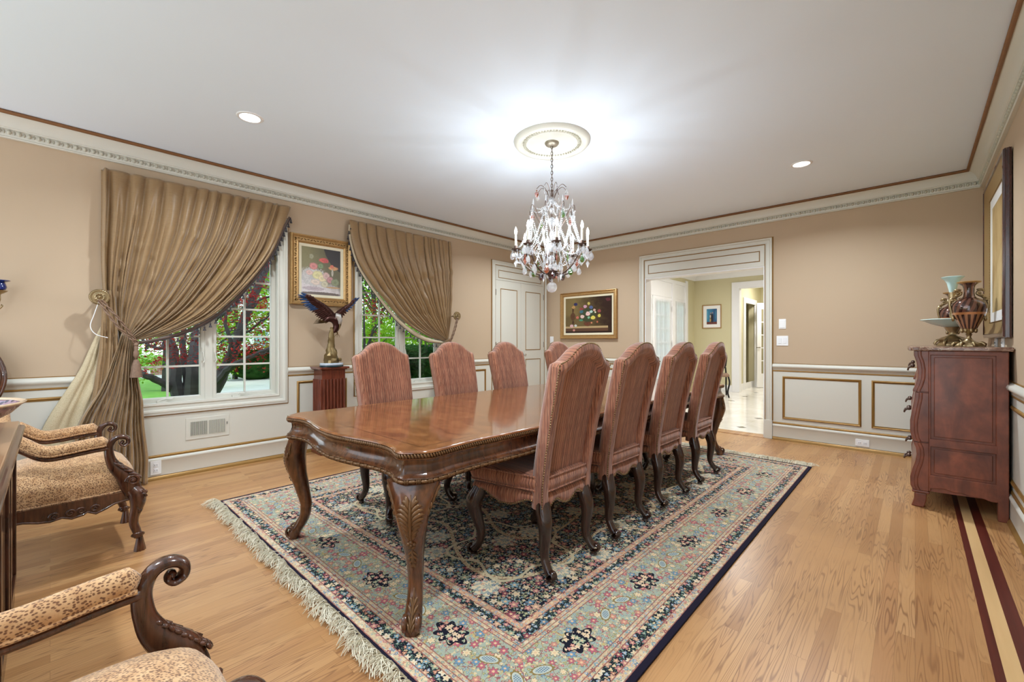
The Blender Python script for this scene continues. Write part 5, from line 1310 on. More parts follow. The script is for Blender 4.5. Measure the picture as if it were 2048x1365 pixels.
    pend(['pear', 'plaque', 'kite', 'plaque'][k % 4], ['cryg', 'cry', 'crya', 'cry'][k % 4], d2*0.17+Vector((0, 0, 2.145)), a2, t, 1.0)
    pend(['plaque', 'pear', 'kite', 'pear'][k % 4], ['cry', 'cryg', 'cry', 'crya'][k % 4], d2*0.15+Vector((0, 0, 1.735)), a2, t, 1.2)
    pend(['pear', 'kite'][k % 2], ['cryp', 'cry'][k % 2], d*0.085+Vector((0, 0, 1.70)), a, t, 1.2); pend('pear', 'cry', d*0.215+Vector((0, 0, 1.745)), a, t, 1.2); pend(['kite', 'plaque'][k % 2], ['cryg', 'cry', 'crya', 'cry'][k % 4], d2*0.235+Vector((0, 0, 1.81)), a2, t, 1.15)
m = MB(); m.ball((0, 0, 1.585), 0.042, 12, 8); m.lathe([(0.004, 1.62), (0.010, 1.635), (0.004, 1.656)], seg=8); m.build('crystal_ball', M['cry'], t, smooth=0)

# ------------------------------------------------------------------ silk curtains
def silk():
    g = G('bronze_silk', 0.40, 0, 0.45, 0, 0.35); x, y, z = g.xyz()
    n = g.noise(g.vec(x*4, y*4, z*30), 6, 3); n2 = g.noise(None, 3.5, 2)
    g.color(g.mix(n, g.mix(n2, lin(126, 97, 62), lin(138, 108, 71)), lin(158, 127, 87))); g.bump(g.noise(None, 26, 2, 0.5, 0.6), 0.22, 0.006); return g.m
M['silk'] = silk()
g = G('textured_lining', 0.7, 0, 0.3); v = g.voro(None, 240, dim='3D'); g.color(g.mix(S(g, v.outputs['Distance']).ss(0.2, 0.6), lin(182, 164, 130), lin(204, 188, 156))); g.bump(S(g, v.outputs['Distance']), 0.3, 0.002); M['lining'] = g.m
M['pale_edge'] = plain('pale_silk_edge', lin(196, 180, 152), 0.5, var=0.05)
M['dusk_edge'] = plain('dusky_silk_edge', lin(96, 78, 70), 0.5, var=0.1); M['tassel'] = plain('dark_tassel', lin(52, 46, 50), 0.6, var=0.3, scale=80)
M['rope'] = plain('taupe_rope', lin(132, 104, 84), 0.6, var=0.35, scale=90)
def arc(P, n):
    P = smooth_path([(0, a, b) for a, b in P], 6); L = [0]
    for a, b in zip(P, P[1:]): L.append(L[-1]+(b-a).length)
    out = []
    for i in range(n):
        q = L[-1]*i/(n-1)
        for k in range(len(P)-1):
            if L[k+1] >= q-1e-9: f_ = (q-L[k])/max(1e-9, L[k+1]-L[k]); p = P[k].lerp(P[k+1], min(1, f_)); out.append((p.y, p.z)); break
    return out
def drape(A_, B_, folds, seed, amp, x0, n_t=44, n_s=None, ret0=False, ret1=False):
    """sheet between edge curves A_ and B_ (lists of (y,z)); pleats run along the curves"""
    rng = random.Random(seed); n_s = n_s or folds*16+1; A2 = arc(A_, n_t); B2 = arc(B_, n_t)
    ph = [rng.uniform(-0.8, 0.8) for _ in range(8)]; w = [rng.uniform(0.75, 1.3) for _ in range(folds+2)]
    wd = [rng.choice([0.45, 0.8, 1.0, 1.25, 1.5]) for _ in range(folds)]; cum = [0.0]
    for q in wd: cum.append(cum[-1]+q/sum(wd))
    lean = [rng.uniform(-0.5, 0.5) for _ in range(folds+2)]; kink = [(rng.uniform(0.25, 0.9), rng.uniform(0, 1), rng.uniform(0.03, 0.09), rng.uniform(-0.010, 0.010)) for _ in range(folds*4)]
    rows = []
    for i in range(n_t):
        v = i/(n_t-1); row = []; am = interp(amp, v)
        for j in range(n_s):
            s = j/(n_s-1); ss_ = s+(0.010*math.sin(9*s+ph[0]+2.2*v)+0.005*math.sin(23*s+ph[1]-3*v))*min(1, s*12, (1-s)*12)
            k = 0
            while k < folds-1 and ss_ > cum[k+1]: k += 1
            q = min(1.0, max(0.0, (ss_-cum[k])/(cum[k+1]-cum[k]))); f_ = k+q
            qq = q+lean[k]*0.35*q*(1-q)*2
            bump_ = (1-abs(2*qq-1)**2.6)**0.8*w[k] if abs(2*qq-1) < 1 else 0.0
            split = 0.45*math.exp(-((q-0.5-0.15*math.sin(5*v+ph[4]+k))/0.10)**2)*smoothstep(0.08, 0.35, v)*(1 if wd[k] > 0.9 else 0)
            h = am*(bump_-split*w[k])+0.003*math.sin(34*v+11*s+ph[3])*smoothstep(0.1, 0.5, v)
            for kv, ks, kw, ka in kink:
                d2 = ((v-kv)/kw)**2+((s-ks)/(kw*0.5))**2
                if d2 < 4: h += ka*math.exp(-d2)*2.0*math.sin((v-kv)/kw*2.5+1)
            y = lerp(A2[i][0], B2[i][0], s); z = lerp(A2[i][1], B2[i][1], s)
            side = 0.35*am*math.cos(PI*q)*w[k]*(1 if 0.02 < s < 0.98 else 0)
            x = LX+x0+h
            if ret0 and s < 0.012: x = LX+0.012
            if ret1 and s > 0.988: x = LX+0.012
            row.append((x, y+side*0.35, z))
        rows.append(row)
    return rows
proto_t = [None]
def curtain(label, top_in, top_out, low_in, low_out, edge, ros, gather, side, seed, lining=None):
    """top_in: hem curve across the window; top_out: straight outer edge"""
    t = thing('curtain', label, 'curtain', (LX, (top_out[0][0]+edge[0][0])/2, 0), group='silk curtains tied back beside the windows'); off = Vector(t.location)
    def mk(rows, name, mat, parent=t, solid=0.0): 
        m = MB(); m.grid([[Vector(p)-off for p in r] for r in rows]); return m.build(name, mat, parent, smooth=180, solid=solid)
    amp_u = [(0, 0.026), (0.06, 0.040), (0.25, 0.058), (0.55, 0.058), (0.8, 0.040), (0.94, 0.024), (1, 0.018)]
    pan = mk(drape(top_out, top_in, 15, seed, amp_u, 0.057, 64, ret0=True), 'upper_panel', M['silk'], solid=0.002)
    amp_l = [(0, 0.018), (0.15, 0.028), (0.5, 0.048), (1, 0.055)]
    mk(drape(low_out, low_in, 11, seed+1, amp_l, 0.082, 50), 'lower_panel', M['silk'], solid=0.002)
    if lining: mk(drape(lining[0], lining[1], 4, seed+2, [(0, 0.014), (1, 0.035)], 0.042, 30), 'lining', M['lining'], solid=0.002)
    # pale edge band and tassels along the hem
    E_ = arc(edge, 60); rows = []
    for i, (y, z) in enumerate(E_):
        a = E_[max(0, i-1)]; b = E_[min(59, i+1)]; tx, tz_ = b[0]-a[0], b[1]-a[1]; L = math.hypot(tx, tz_); nx, nz = tz_/L, -tx/L
        if nz > 0: nx, nz = -nx, -nz
        w_ = (0.010 if side > 0 else 0.016)+(0.006 if side > 0 else 0.026)*smoothstep(0.2, 0.8, i/59)*smoothstep(1.0, 0.85, i/59)
        rows.append([(LX+0.070, y-nx*0.012, z-nz*0.012), (LX+0.066, y+nx*w_, z+nz*w_)])
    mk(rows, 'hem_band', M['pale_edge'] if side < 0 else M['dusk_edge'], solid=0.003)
    m = MB(); m.tube([Vector(r[1])-off for r in rows], 0.004, 6); m.build('trim_cord', M['tassel'], t)
    n = 34; E2 = arc([(r[1][1], r[1][2]) for r in rows[::3]], n)
    for i in range(n):
        y, z = E2[i]
        if proto_t[0] is None:
            q = MB(); q.lathe([(0.0018, 0.0), (0.0018, -0.014), (0.007, -0.018), (0.0075, -0.024), (0.005, -0.027), (0.0095, -0.038), (0.0135, -0.052), (0.0, -0.051)], seg=8); o = q.build('tassel', M['tassel'], t); proto_t[0] = o
        else: o = proto_t[0].copy(); C.objects.link(o); o.parent = t
        o.location = Vector((LX+0.066, y, z))-off
    # tieback: rosette, twisted rope, tassel
    r0 = Vector((LX+0.195, ros[0], ros[1])); gp = Vector((LX+0.150, gather[0], gather[1]))
    m = MB(); R_ = RYm(PI/2); m.lathe([(0.0, 0.0), (0.008, 0.0), (0.008, 0.14), (0.036, 0.15), (0.058, 0.158), (0.060, 0.166), (0.052, 0.174), (0.044, 0.168), (0.038, 0.170), (0.0, 0.170)], (LX, ros[0], ros[1])-off if False else Vector((LX, ros[0], ros[1]))-off, 28, M=R_)
    c0 = Vector((LX+0.174, ros[0], ros[1]))-off
    for k in range(10): a = 2*PI*k/10; m.ball(c0+Vector((0, 0.024*math.cos(a), 0.024*math.sin(a))), (0.004, 0.008, 0.012), 7, 5, M=RXm(a))
    m.ball(c0+Vector((0.002, 0, 0)), 0.010, 8, 6)
    for k in range(28): a = 2*PI*k/28; m.ball(c0+Vector((-0.002, 0.055*math.cos(a), 0.055*math.sin(a))), 0.0035, 5, 4)
    m.build('rosette', M['brass'], t)
    m = MB()
    for o_ in (-0.008, 0.008):
        path = smooth_path([r0+Vector((-0.02, 0.0, -0.02)), r0.lerp(gp, 0.5)+Vector((0.0, o_, -0.02+o_)), gp+Vector((0, 0, 0)), gp+Vector((-0.04, side*0.022, -0.03))], 10)
        for ph_ in (0, PI):
            hp = []
            for i, p in enumerate(path):
                for sub in range(1): a = i*0.95+ph_; hp.append(p+Vector((0.0045*math.cos(a), o_+0.0045*math.sin(a), 0.0045*math.sin(a)))-off)
            m.tube(smooth_path(hp, 3), 0.0052, 6)
    m.build('tieback_rope', M['rope'], t)
    m = MB(); b = gp+Vector((0.0, side*0.012, -0.03))-off
    m.ball(b+Vector((0, 0, -0.005)), 0.016, 8, 6); m.lathe([(0.009, -0.12), (0.013, -0.10), (0.019, -0.085), (0.017, -0.06), (0.012, -0.045), (0.015, -0.03), (0.010, -0.01)], b, 12)
    m.lathe([(0.038, -0.262), (0.033, -0.22), (0.026, -0.17), (0.018, -0.135), (0.010, -0.12)], b, 30, fn=lambda th, i: 1+0.07*math.cos(th*15))
    m.build('tieback_tassel', M['rope'], t)
    return t, off
t, off = curtain('bronze silk curtain swept left across the wide window and tied back low',
    top_in=[(1.650, 2.505), (1.583, 2.296), (1.506, 2.088), (1.427, 1.932), (1.32, 1.764), (1.177, 1.58), (1.023, 1.414), (0.877, 1.308), (0.706, 1.225), (0.547, 1.180), (0.455, 1.165)],
    top_out=[(0.270, 2.495), (0.270, 2.22), (0.268, 1.96), (0.272, 1.70), (0.29, 1.47), (0.34, 1.29), (0.405, 1.205)],
    low_in=[(0.460, 1.175), (0.472, 0.935), (0.508, 0.696), (0.523, 0.457), (0.545, 0.215), (0.540, 0.012)],
    low_out=[(0.385, 1.225), (0.330, 1.02), (0.262, 0.80), (0.150, 0.56), (0.11, 0.372), (0.06, 0.15), (0.03, 0.012)],
    edge=[(1.640, 2.40), (1.583, 2.275), (1.506, 2.07), (1.427, 1.915), (1.32, 1.745), (1.177, 1.56), (1.023, 1.395), (0.877, 1.288), (0.706, 1.205), (0.56, 1.160), (0.475, 1.145)],
    ros=(0.254, 1.49), gather=(0.452, 1.165), side=1, seed=4,
    lining=([(0.30, 1.36), (0.225, 1.16), (0.155, 0.95), (0.065, 0.76), (-0.03, 0.55), (-0.13, 0.2), (-0.18, 0.012)], [(0.36, 1.36), (0.36, 1.0), (0.34, 0.6), (0.36, 0.012)]))
m = MB()   # straight outer fall of the silk behind the rope
m.grid([[Vector(p)-off for p in r] for r in drape([(0.272, 1.55), (0.262, 1.2), (0.235, 0.9), (0.20, 0.6), (0.16, 0.3), (0.14, 0.012)], [(0.345, 1.55), (0.365, 1.2), (0.36, 0.9), (0.33, 0.6), (0.33, 0.3), (0.33, 0.012)], 3, 9, [(0, 0.02), (1, 0.035)], 0.080, 30)])
m.build('outer_fall', M['silk'], t, smooth=180, solid=0.002)
m = MB(); m.tube(smooth_path([Vector(p)-off for p in ((LX+0.17, 0.25, 1.46), (LX+0.16, 0.225, 1.36), (LX+0.15, 0.205, 1.27), (LX+0.15, 0.235, 1.21), (LX+0.15, 0.30, 1.185))], 5), 0.0028, 6); m.build('white_cord', M['plate'], t)
curtain('bronze silk curtain swept right across the narrower window and tied back',
    top_in=[(2.262, 2.505), (2.275, 2.319), (2.358, 2.059), (2.497, 1.852), (2.687, 1.645), (2.887, 1.455), (3.10, 1.312), (3.326, 1.216), (3.55, 1.168), (3.600, 1.160)],
    top_out=[(3.692, 2.495), (3.694, 2.244), (3.688, 1.909), (3.680, 1.60), (3.664, 1.35), (3.635, 1.19)],
    low_in=[(3.575, 1.165), (3.54, 0.95), (3.50, 0.7), (3.46, 0.4), (3.44, 0.012)],
    low_out=[(3.640, 1.195), (3.69, 1.05), (3.73, 0.8), (3.76, 0.4), (3.78, 0.012)],
    edge=[(2.262, 2.45), (2.268, 2.30), (2.345, 2.045), (2.482, 1.838), (2.670, 1.625), (2.868, 1.432), (3.08, 1.288), (3.306, 1.190), (3.53, 1.145), (3.58, 1.14)],
    ros=(3.715, 1.494), gather=(3.612, 1.155), side=-1, seed=21)

# ------------------------------------------------------------------ pictures
def painting(name, w, h, bgc, blobs, axis, flip=1, rough=0.35):
    """axis: which object axis runs along the picture; blobs (u, v, ru, rv, rgb) in 0..1 picture coordinates"""
    g = G(name, rough, 0, 0.4); X = g.xyz(); u = X[axis]*(flip/w)+0.5; v = X[2]*(1/h)+0.5
    n = g.noise(g.vec(u*6, v*6, 0), 1.4, 4, 0.6)-0.5; n2 = g.noise(g.vec(u*18, v*18, 3.0), 1.3, 3, 0.6)-0.5
    c = bgc(g, u, v, n)
    for b in blobs:
        bu, bv, ru, rv, rgb = b[:5]; k = b[5] if len(b) > 5 else 0.7
        d = (((u-bu)*(1/ru))._m('POWER', 2.0)+((v-bv)*(1/rv))._m('POWER', 2.0)).sqrt()+n2*k
        c = g.mix(d.ss(1.0, 0.75), c, g.mix(((d*9).sin()*0.5+0.5)*0.35+n.abs()*0.5, lin(*rgb), lin(*[int(q*0.62) for q in rgb])))
    g.color(g.mix(n2.abs()*0.5, c, lin(60, 50, 40))); g.bump(n2, 0.2, 0.002); return g.m
GOLDF = plain('carved_gilt_frame', lin(186, 148, 96), 0.35, 0.55, var=0.25, scale=50, bump=0.4); GOLDD = plain('dark_gilt', lin(116, 86, 46), 0.4, 0.5, var=0.3, scale=60)
LINEN = plain('cream_liner', lin(226, 216, 188), 0.6, var=0.03)
def picture(name, label, w, a0, a1, z0, z1, fw, liner, mat, depth=0.045, fm=None, orn=None, rz=0):
    ac, zc = (a0+a1)/2, (z0+z1)/2; o = Vector(wpt(w, ac, 0, zc)); t = thing(name, label, 'picture', o)
    def fr(m, i0, i1, prof):
        rows = []
        for (a, z, sa, sz) in ((a0, z0, 1, 1), (a1, z0, -1, 1), (a1, z1, -1, -1), (a0, z1, 1, -1)):
            rows.append([Vector(wpt(w, a+sa*lerp(i0, i1, u), d, z+sz*lerp(i0, i1, u)))-o for u, d in prof])
        m.grid(rows, closed_u=True, closed_v=True)
    m = MB(); fr(m, 0, fw, [(0, 0.002), (0, depth*0.75), (0.06, depth*0.95), (0.16, depth), (0.26, depth*0.8), (0.40, depth*0.62), (0.72, depth*0.66), (0.82, depth*0.8), (0.92, depth*0.6), (1, depth*0.45), (1, 0.002)]); f_ = m.build('frame', fm or GOLDF, t, smooth=35)
    if orn:
        m = MB(); st_ = orn
        for (A_, B_) in (((a0, z0), (a1, z0)), ((a1, z0), (a1, z1)), ((a1, z1), (a0, z1)), ((a0, z1), (a0, z0))):
            L = math.hypot(B_[0]-A_[0], B_[1]-A_[1]); n = int(L/st_)
            for i in range(n):
                u = (i+0.5)/n; a = lerp(A_[0], B_[0], u); z = lerp(A_[1], B_[1], u); q = fw*0.56
                a = min(max(a, a0+q), a1-q); z = min(max(z, z0+q), z1-q)
                m.ball(Vector(wpt(w, a+(0.004 if i % 2 else -0.002), depth*0.66, z+(0.003 if i % 3 else -0.004)))-o, (0.0075, 0.0075, 0.006), 6, 4)
        m.build('frame_beading', GOLDD, f_)
    if liner: m = MB(); fr(m, fw, fw+liner, [(0, 0.004), (0, depth*0.42), (1, depth*0.28), (1, 0.004)]); m.build('liner', LINEN, t, smooth=35)
    q = fw+liner; p0 = Vector(wpt(w, a0+q, 0.004, z0+q))-o; p1 = Vector(wpt(w, a1-q, depth*0.22, z1-q))-o
    m = MB(); m.box(p0.x, p1.x, p0.y, p1.y, p0.z, p1.z); m.build('canvas', mat, t, smooth=0); return t
def bg1(g, u, v, n):
    c = g.mix((u+v*0.2+n*0.3).ss(0.2, 0.9), lin(134, 126, 88), lin(104, 98, 72))
    arc_ = (((u-1.25)*(u-1.25)+(v-1.2)*(v-1.2)).sqrt()+n*0.03).lt(0.72); c = g.mix(arc_, c, lin(58, 52, 52))
    return g.mix((v+(u*0.35)+n*0.35).ss(0.62, 0.30), c, lin(214, 204, 204))
b1 = [(0.30, 0.38, 0.34, 0.22, (206, 200, 196), 1.2), (0.30, 0.60, 0.12, 0.08, (216, 140, 134)), (0.55, 0.75, 0.13, 0.06, (222, 104, 96)), (0.62, 0.74, 0.07, 0.05, (206, 92, 92)), (0.80, 0.60, 0.14, 0.05, (222, 160, 112)), (0.77, 0.635, 0.06, 0.04, (222, 128, 104)), (0.78, 0.50, 0.03, 0.09, (196, 186, 168)),
      (0.48, 0.62, 0.08, 0.06, (132, 150, 108)), (0.40, 0.42, 0.16, 0.10, (226, 216, 160)), (0.20, 0.46, 0.10, 0.06, (226, 190, 180)), (0.52, 0.36, 0.12, 0.09, (232, 214, 170)), (0.62, 0.42, 0.10, 0.09, (214, 176, 168)), (0.72, 0.34, 0.10, 0.08, (196, 140, 140)), (0.85, 0.30, 0.12, 0.09, (140, 146, 112)), (0.35, 0.27, 0.14, 0.07, (226, 206, 190)), (0.58, 0.24, 0.10, 0.08, (206, 196, 168)), (0.25, 0.80, 0.06, 0.06, (164, 160, 130), 1.3), (0.30, 0.13, 0.30, 0.05, (190, 172, 176), 1.0), (0.80, 0.18, 0.22, 0.02, (196, 156, 110)), (0.5, 0.03, 0.6, 0.04, (112, 96, 88))]
picture('flower_painting', 'upright gilt-framed painting of pink roses between the two windows', 'L', 1.655, 2.300, 1.535, 2.262, 0.088, 0.028, painting('rose_still_life', 0.42, 0.50, bg1, b1, 1), 0.05, orn=0.016)
def bg2(g, u, v, n):
    c = g.mix((u*0.9+v*0.2+n*0.5).ss(0.35, 0.95), lin(104, 86, 50), lin(44, 24, 18)); c = g.mix((v+n*0.2).ss(0.40, 0.55)*(u+n*0.2).ss(0.45, 0.15)*0.7, c, lin(132, 112, 68))
    tab = v.lt(0.19)*u.lt(0.92); c = g.mix(tab, c, g.mix(v.gt(0.135), lin(92, 62, 44), lin(176, 150, 108))); return g.mix(v.lt(0.05), c, lin(44, 26, 20))
b2 = [(0.17, 0.47, 0.065, 0.12, (92, 58, 34)), (0.17, 0.66, 0.022, 0.12, (76, 46, 26)), (0.17, 0.30, 0.025, 0.07, (70, 44, 26)), (0.18, 0.74, 0.045, 0.05, (196, 150, 92)), (0.23, 0.82, 0.05, 0.05, (48, 46, 92)), (0.49, 0.28, 0.085, 0.10, (108, 58, 38)), (0.49, 0.50, 0.20, 0.22, (60, 70, 44), 1.0), (0.44, 0.74, 0.045, 0.05, (206, 156, 176)), (0.52, 0.82, 0.03, 0.05, (206, 190, 96)), (0.57, 0.71, 0.045, 0.05, (84, 102, 150)), (0.36, 0.68, 0.05, 0.04, (150, 64, 66)), (0.36, 0.60, 0.05, 0.05, (60, 106, 120)),
      (0.50, 0.54, 0.055, 0.065, (236, 196, 190)), (0.57, 0.59, 0.04, 0.04, (190, 216, 206)), (0.38, 0.46, 0.05, 0.055, (232, 196, 184)), (0.61, 0.42, 0.055, 0.06, (226, 208, 96)), (0.74, 0.47, 0.035, 0.05, (214, 200, 90)), (0.64, 0.63, 0.03, 0.04, (216, 176, 160)), (0.74, 0.60, 0.04, 0.05, (150, 74, 74)), (0.27, 0.44, 0.035, 0.04, (206, 112, 96)), (0.35, 0.36, 0.05, 0.035, (70, 136, 104)), (0.66, 0.57, 0.02, 0.03, (236, 230, 190)), (0.14, 0.20, 0.045, 0.05, (226, 180, 184)), (0.23, 0.21, 0.035, 0.04, (214, 222, 216)), (0.19, 0.08, 0.03, 0.035, (220, 150, 140)), (0.58, 0.28, 0.02, 0.03, (206, 136, 96)), (0.70, 0.30, 0.02, 0.03, (196, 110, 80)), (0.52, 0.43, 0.03, 0.04, (130, 190, 150)), (0.92, 0.90, 0.06, 0.05, (96, 44, 50), 1.2)]
picture('bouquet_painting', 'wide gilt-framed painting of a flower bowl and urn on the back wall', 'B', -4.335, -3.285, 1.198, 1.951, 0.062, 0.030, painting('bouquet_still_life', 0.866, 0.569, bg2, b2, 0), 0.05, orn=None)
def bg3(g, u, v, n):
    c = g.mix((u+n*0.6).ss(0.3, 0.8), lin(60, 128, 168), lin(40, 84, 130)); return g.mix(v.lt(0.16), c, lin(110, 60, 56))
b3 = [(0.42, 0.42, 0.14, 0.34, (52, 44, 52), 0.5), (0.58, 0.40, 0.10, 0.34, (40, 42, 58), 0.5), (0.36, 0.52, 0.07, 0.12, (220, 206, 186)), (0.40, 0.72, 0.05, 0.05, (206, 160, 130)), (0.58, 0.74, 0.05, 0.05, (196, 148, 120)), (0.36, 0.28, 0.08, 0.14, (196, 160, 96)), (0.10, 0.6, 0.05, 0.4, (96, 176, 206)), (0.88, 0.6, 0.04, 0.4, (90, 160, 186))]
t = picture('small_blue_print', 'small framed blue print with white mat in the room beyond the opening', 'B', -3.697, -3.272, 1.455, 2.011, 0.022, 0.075, painting('blue_print', 0.231, 0.362, bg3, b3, 0), 0.025, fm=plain('oak_frame', lin(176, 140, 92), 0.4))
t.location.y = QY-0.001
for ch in t.children:
    if ch.name.startswith('liner'): ch.data.materials.clear(); ch.data.materials.append(M['plate'])
# large framed tapestry-like panel on the right wall
y0, y1, z0, z1 = 4.215, 5.335, 1.185, 2.410
o = Vector((RX, (y0+y1)/2, (z0+z1)/2)); t = thing('framed_panel', 'large tan artwork in a thick dark and gold frame above the carved chest', 'picture', o)
def frR(m, i0, i1, prof):
    rows = []
    for (a, z, sa, sz) in ((y0, z0, 1, 1), (y1, z0, -1, 1), (y1, z1, -1, -1), (y0, z1, 1, -1)):
        rows.append([Vector((RX-d, a+sa*lerp(i0, i1, u), z+sz*lerp(i0, i1, u)))-o for u, d in prof])
    m.grid(rows, closed_u=True, closed_v=True)
m = MB(); frR(m, 0, 0.03, [(0, 0.006), (0, 0.012), (-0.08, 0.016), (0, 0.022), (0.0, 0.036), (0.2, 0.044), (0.8, 0.046), (1, 0.040), (1, 0.006)]); m.build('outer_frame', wood('mahogany_frame', lin(40, 18, 16), lin(78, 38, 34), 0.2, 0.6), t, smooth=35)
m = MB(); frR(m, 0.03, 0.125, [(0, 0.004), (0, 0.040), (0.85, 0.016), (1, 0.015), (1, 0.004)]); inner = m.build('inner_frame', plain('satin_gold', lin(166, 138, 92), 0.4, 0.4, var=0.05), t, smooth=30)
m = MB()
for (A_, B_) in (((y0+.12, z0+.12), (y1-.12, z0+.12)), ((y1-.12, z0+.12), (y1-.12, z1-.12)), ((y1-.12, z1-.12), (y0+.12, z1-.12)), ((y0+.12, z1-.12), (y0+.12, z0+.12))):
    n = int(math.hypot(B_[0]-A_[0], B_[1]-A_[1])/0.013)
    for i in range(n): u = (i+.5)/n; m.ball(Vector((RX-0.017, lerp(A_[0], B_[0], u), lerp(A_[1], B_[1], u)))-o, 0.0045, 5, 4)
m.build('beading', GOLDD, inner)
m = MB(); frR(m, 0.125, 0.20, [(0, 0.004), (0, 0.013), (1, 0.011), (1, 0.004)]); m.build('mat', M['plate'], t, smooth=30)
g = G('tan_artwork', 0.5); n = g.noise(None, 3, 4, 0.6, 1.0); g.color(g.ramp(n, [(0.3, lin(150, 120, 72)), (0.7, lin(196, 170, 122))]))
m = MB(); m.box(-0.009, -0.004, -(y1-y0)/2+0.20, (y1-y0)/2-0.20, -(z1-z0)/2+0.20, (z1-z0)/2-0.20); m.build('artwork', g.m, t, smooth=0)

# ------------------------------------------------------------------ pedestal and eagle sculpture
t = thing('pedestal', 'square fluted reddish wood pedestal between the windows carrying the eagle', 'pedestal', (-4.505, 2.010, 0))
M['pedw'] = wood('pedestal_cherry', lin(78, 34, 22), lin(124, 62, 42), 0.3, 0.4)
m = MB(); m.box(-0.130, 0.130, -0.155, 0.155, 0.872, 0.892); m.box(-0.115, 0.115, -0.138, 0.138, 0.862, 0.874); m.build('top', M['pedw'], t, smooth=0, bevel=0.003)
m = MB(); m.box(-0.102, 0.098, -0.122, 0.122, 0.06, 0.865); sh = m.build('shaft', M['pedw'], t, smooth=0, bevel=0.002)
m = MB()
for k in range(7):
    u = -0.105+0.035*k; m.tube([(0.100, u, 0.11), (0.100, u, 0.765)], (0.0105, 0.0165), 8)
    v = -0.088+0.0293*k; m.tube([(v, -0.124, 0.11), (v, -0.124, 0.765)], (0.0135, 0.0085), 8); m.tube([(v, 0.123, 0.11), (v, 0.123, 0.765)], (0.0085, 0.007), 8)
m.build('fluting', M['pedw'], sh)
m = MB(); m.box(-0.128, 0.125, -0.148, 0.148, 0.0, 0.035); m.box(-0.118, 0.112, -0.137, 0.137, 0.035, 0.060); m.build('base', M['pedw'], t, smooth=0, bevel=0.004)
M['ebronze'] = plain('patinated_bronze', lin(72, 44, 40), 0.3, 0.75, var=0.45, scale=40); M['eblue'] = plain('blue_patina', lin(48, 74, 116), 0.3, 0.6, var=0.4, scale=30)
M['ewhite'] = plain('silvered_bronze', lin(196, 190, 184), 0.35, 0.4, var=0.2, scale=50); M['egold'] = plain('golden_rock', lin(122, 102, 66), 0.35, 0.6, var=0.45, scale=30)
EX = -4.44
t = thing('eagle_sculpture', 'bronze eagle sculpture with raised wings standing on the fluted pedestal', 'sculpture', (EX, 2.0, 0.892)); EO = Vector(t.location)
def wp(px, py, x=EX):
    a = math.radians(43.05); u = (px-1024)/863; v = (682.5-py)/863; dx = -math.sin(a)+u*math.cos(a); dy = math.cos(a)+u*math.sin(a); q = x/dx; return Vector((x, dy*q, 1.16+v*q))-EO
m = MB(); m.lathe([(0.118, 0.0), (0.122, 0.006), (0.122, 0.014), (0.118, 0.018), (0.0, 0.018)], seg=40, M=Matrix.Diagonal((0.72, 1, 1)).to_3x3()); m.build('marble_base', plain('dark_green_marble', lin(28, 52, 60), 0.1, 0, 0.6, var=0.3, scale=20), t)
m = MB(); m.lathe([(0.116, 0.018), (0.119, 0.022), (0.119, 0.036), (0.115, 0.040), (0.0, 0.040)], seg=40, M=Matrix.Diagonal((0.72, 1, 1)).to_3x3()); m.build('marble_band', plain('pale_marble', lin(190, 200, 214), 0.12, var=0.08), t)
rng = random.Random(8); m = MB(); rows = []
for i, z in enumerate(np.linspace(0.040, 0.40, 15)):
    r = interp([(0.04, 0.075), (0.10, 0.070), (0.16, 0.052), (0.22, 0.034), (0.30, 0.030), (0.40, 0.018)], z); cy_ = interp([(0.04, 0.0), (0.2, -0.004), (0.4, 0.004)], z)
    rows.append([(r*0.75*(1+rng.uniform(-.22, .22))*math.cos(2*PI*k/14), cy_+r*(1+rng.uniform(-.22, .22))*math.sin(2*PI*k/14), z+rng.uniform(-.006, .006)) for k in range(14)])
m.grid(rows, closed_u=True); m.add(rows[-1], [tuple(range(14))])
for k in range(10): m.ball((rng.uniform(-.03, .05), rng.uniform(-.05, .085), 0.05+rng.uniform(0, .03)), rng.uniform(.012, .024), 7, 5)
m.build('rock', M['egold'], t, smooth=30)
m = MB(); P = smooth_path([wp(648, 644), wp(657, 638), wp(668, 639), wp(674, 648), wp(671, 660), wp(665, 666)], 4); rr = [0.012, 0.034, 0.046, 0.044, 0.030, 0.010]; m.tube(P, [interp(list(enumerate(rr)), i/4) for i in range(len(P))], 12); m.build('body', M['ebronze'], t)
m = MB()
for k in range(7): a = (k-3)*0.16; b0 = wp(655, 645); m.tube([b0, b0+Vector((0.02*a, -0.05, 0.0+a*0.02)), b0+Vector((0.10*a, -0.125, 0.004+a*0.045))], [(0.008, 0.003), (0.013, 0.003), (0.010, 0.002)], 6)
m.build('tail', M['egold'], t)
m = MB(); m.ball(wp(678.5, 637, -4.40), (0.024, 0.024, 0.030), 12, 8); m.tube([wp(671, 632, -4.41), wp(677, 633, -4.40), wp(680, 642, -4.40), wp(679, 649, -4.40)], [0.030, 0.031, 0.024, 0.012], 10); hd = m.build('head', M['ewhite'], t)
m = MB(); m.tube([wp(679, 647, -4.40), wp(680, 653, -4.40), wp(678.5, 658, -4.40), wp(677, 660, -4.40)], [0.010, 0.008, 0.005, 0.001], 8); m.build('beak', M['egold'], hd)
def feather(m, a, b, w, th=0.0028, lift=0.006):
    mid = a.lerp(b, 0.5)+Vector((lift, 0, 0)); m.tube([a, a.lerp(mid, 0.5)+Vector((lift*.4, 0, 0)), mid, mid.lerp(b, 0.6), b], [(w*0.5, th), (w, th), (w, th), (w*0.8, th), (w*0.15, th*0.5)], 6, up=(1, 0, 0))
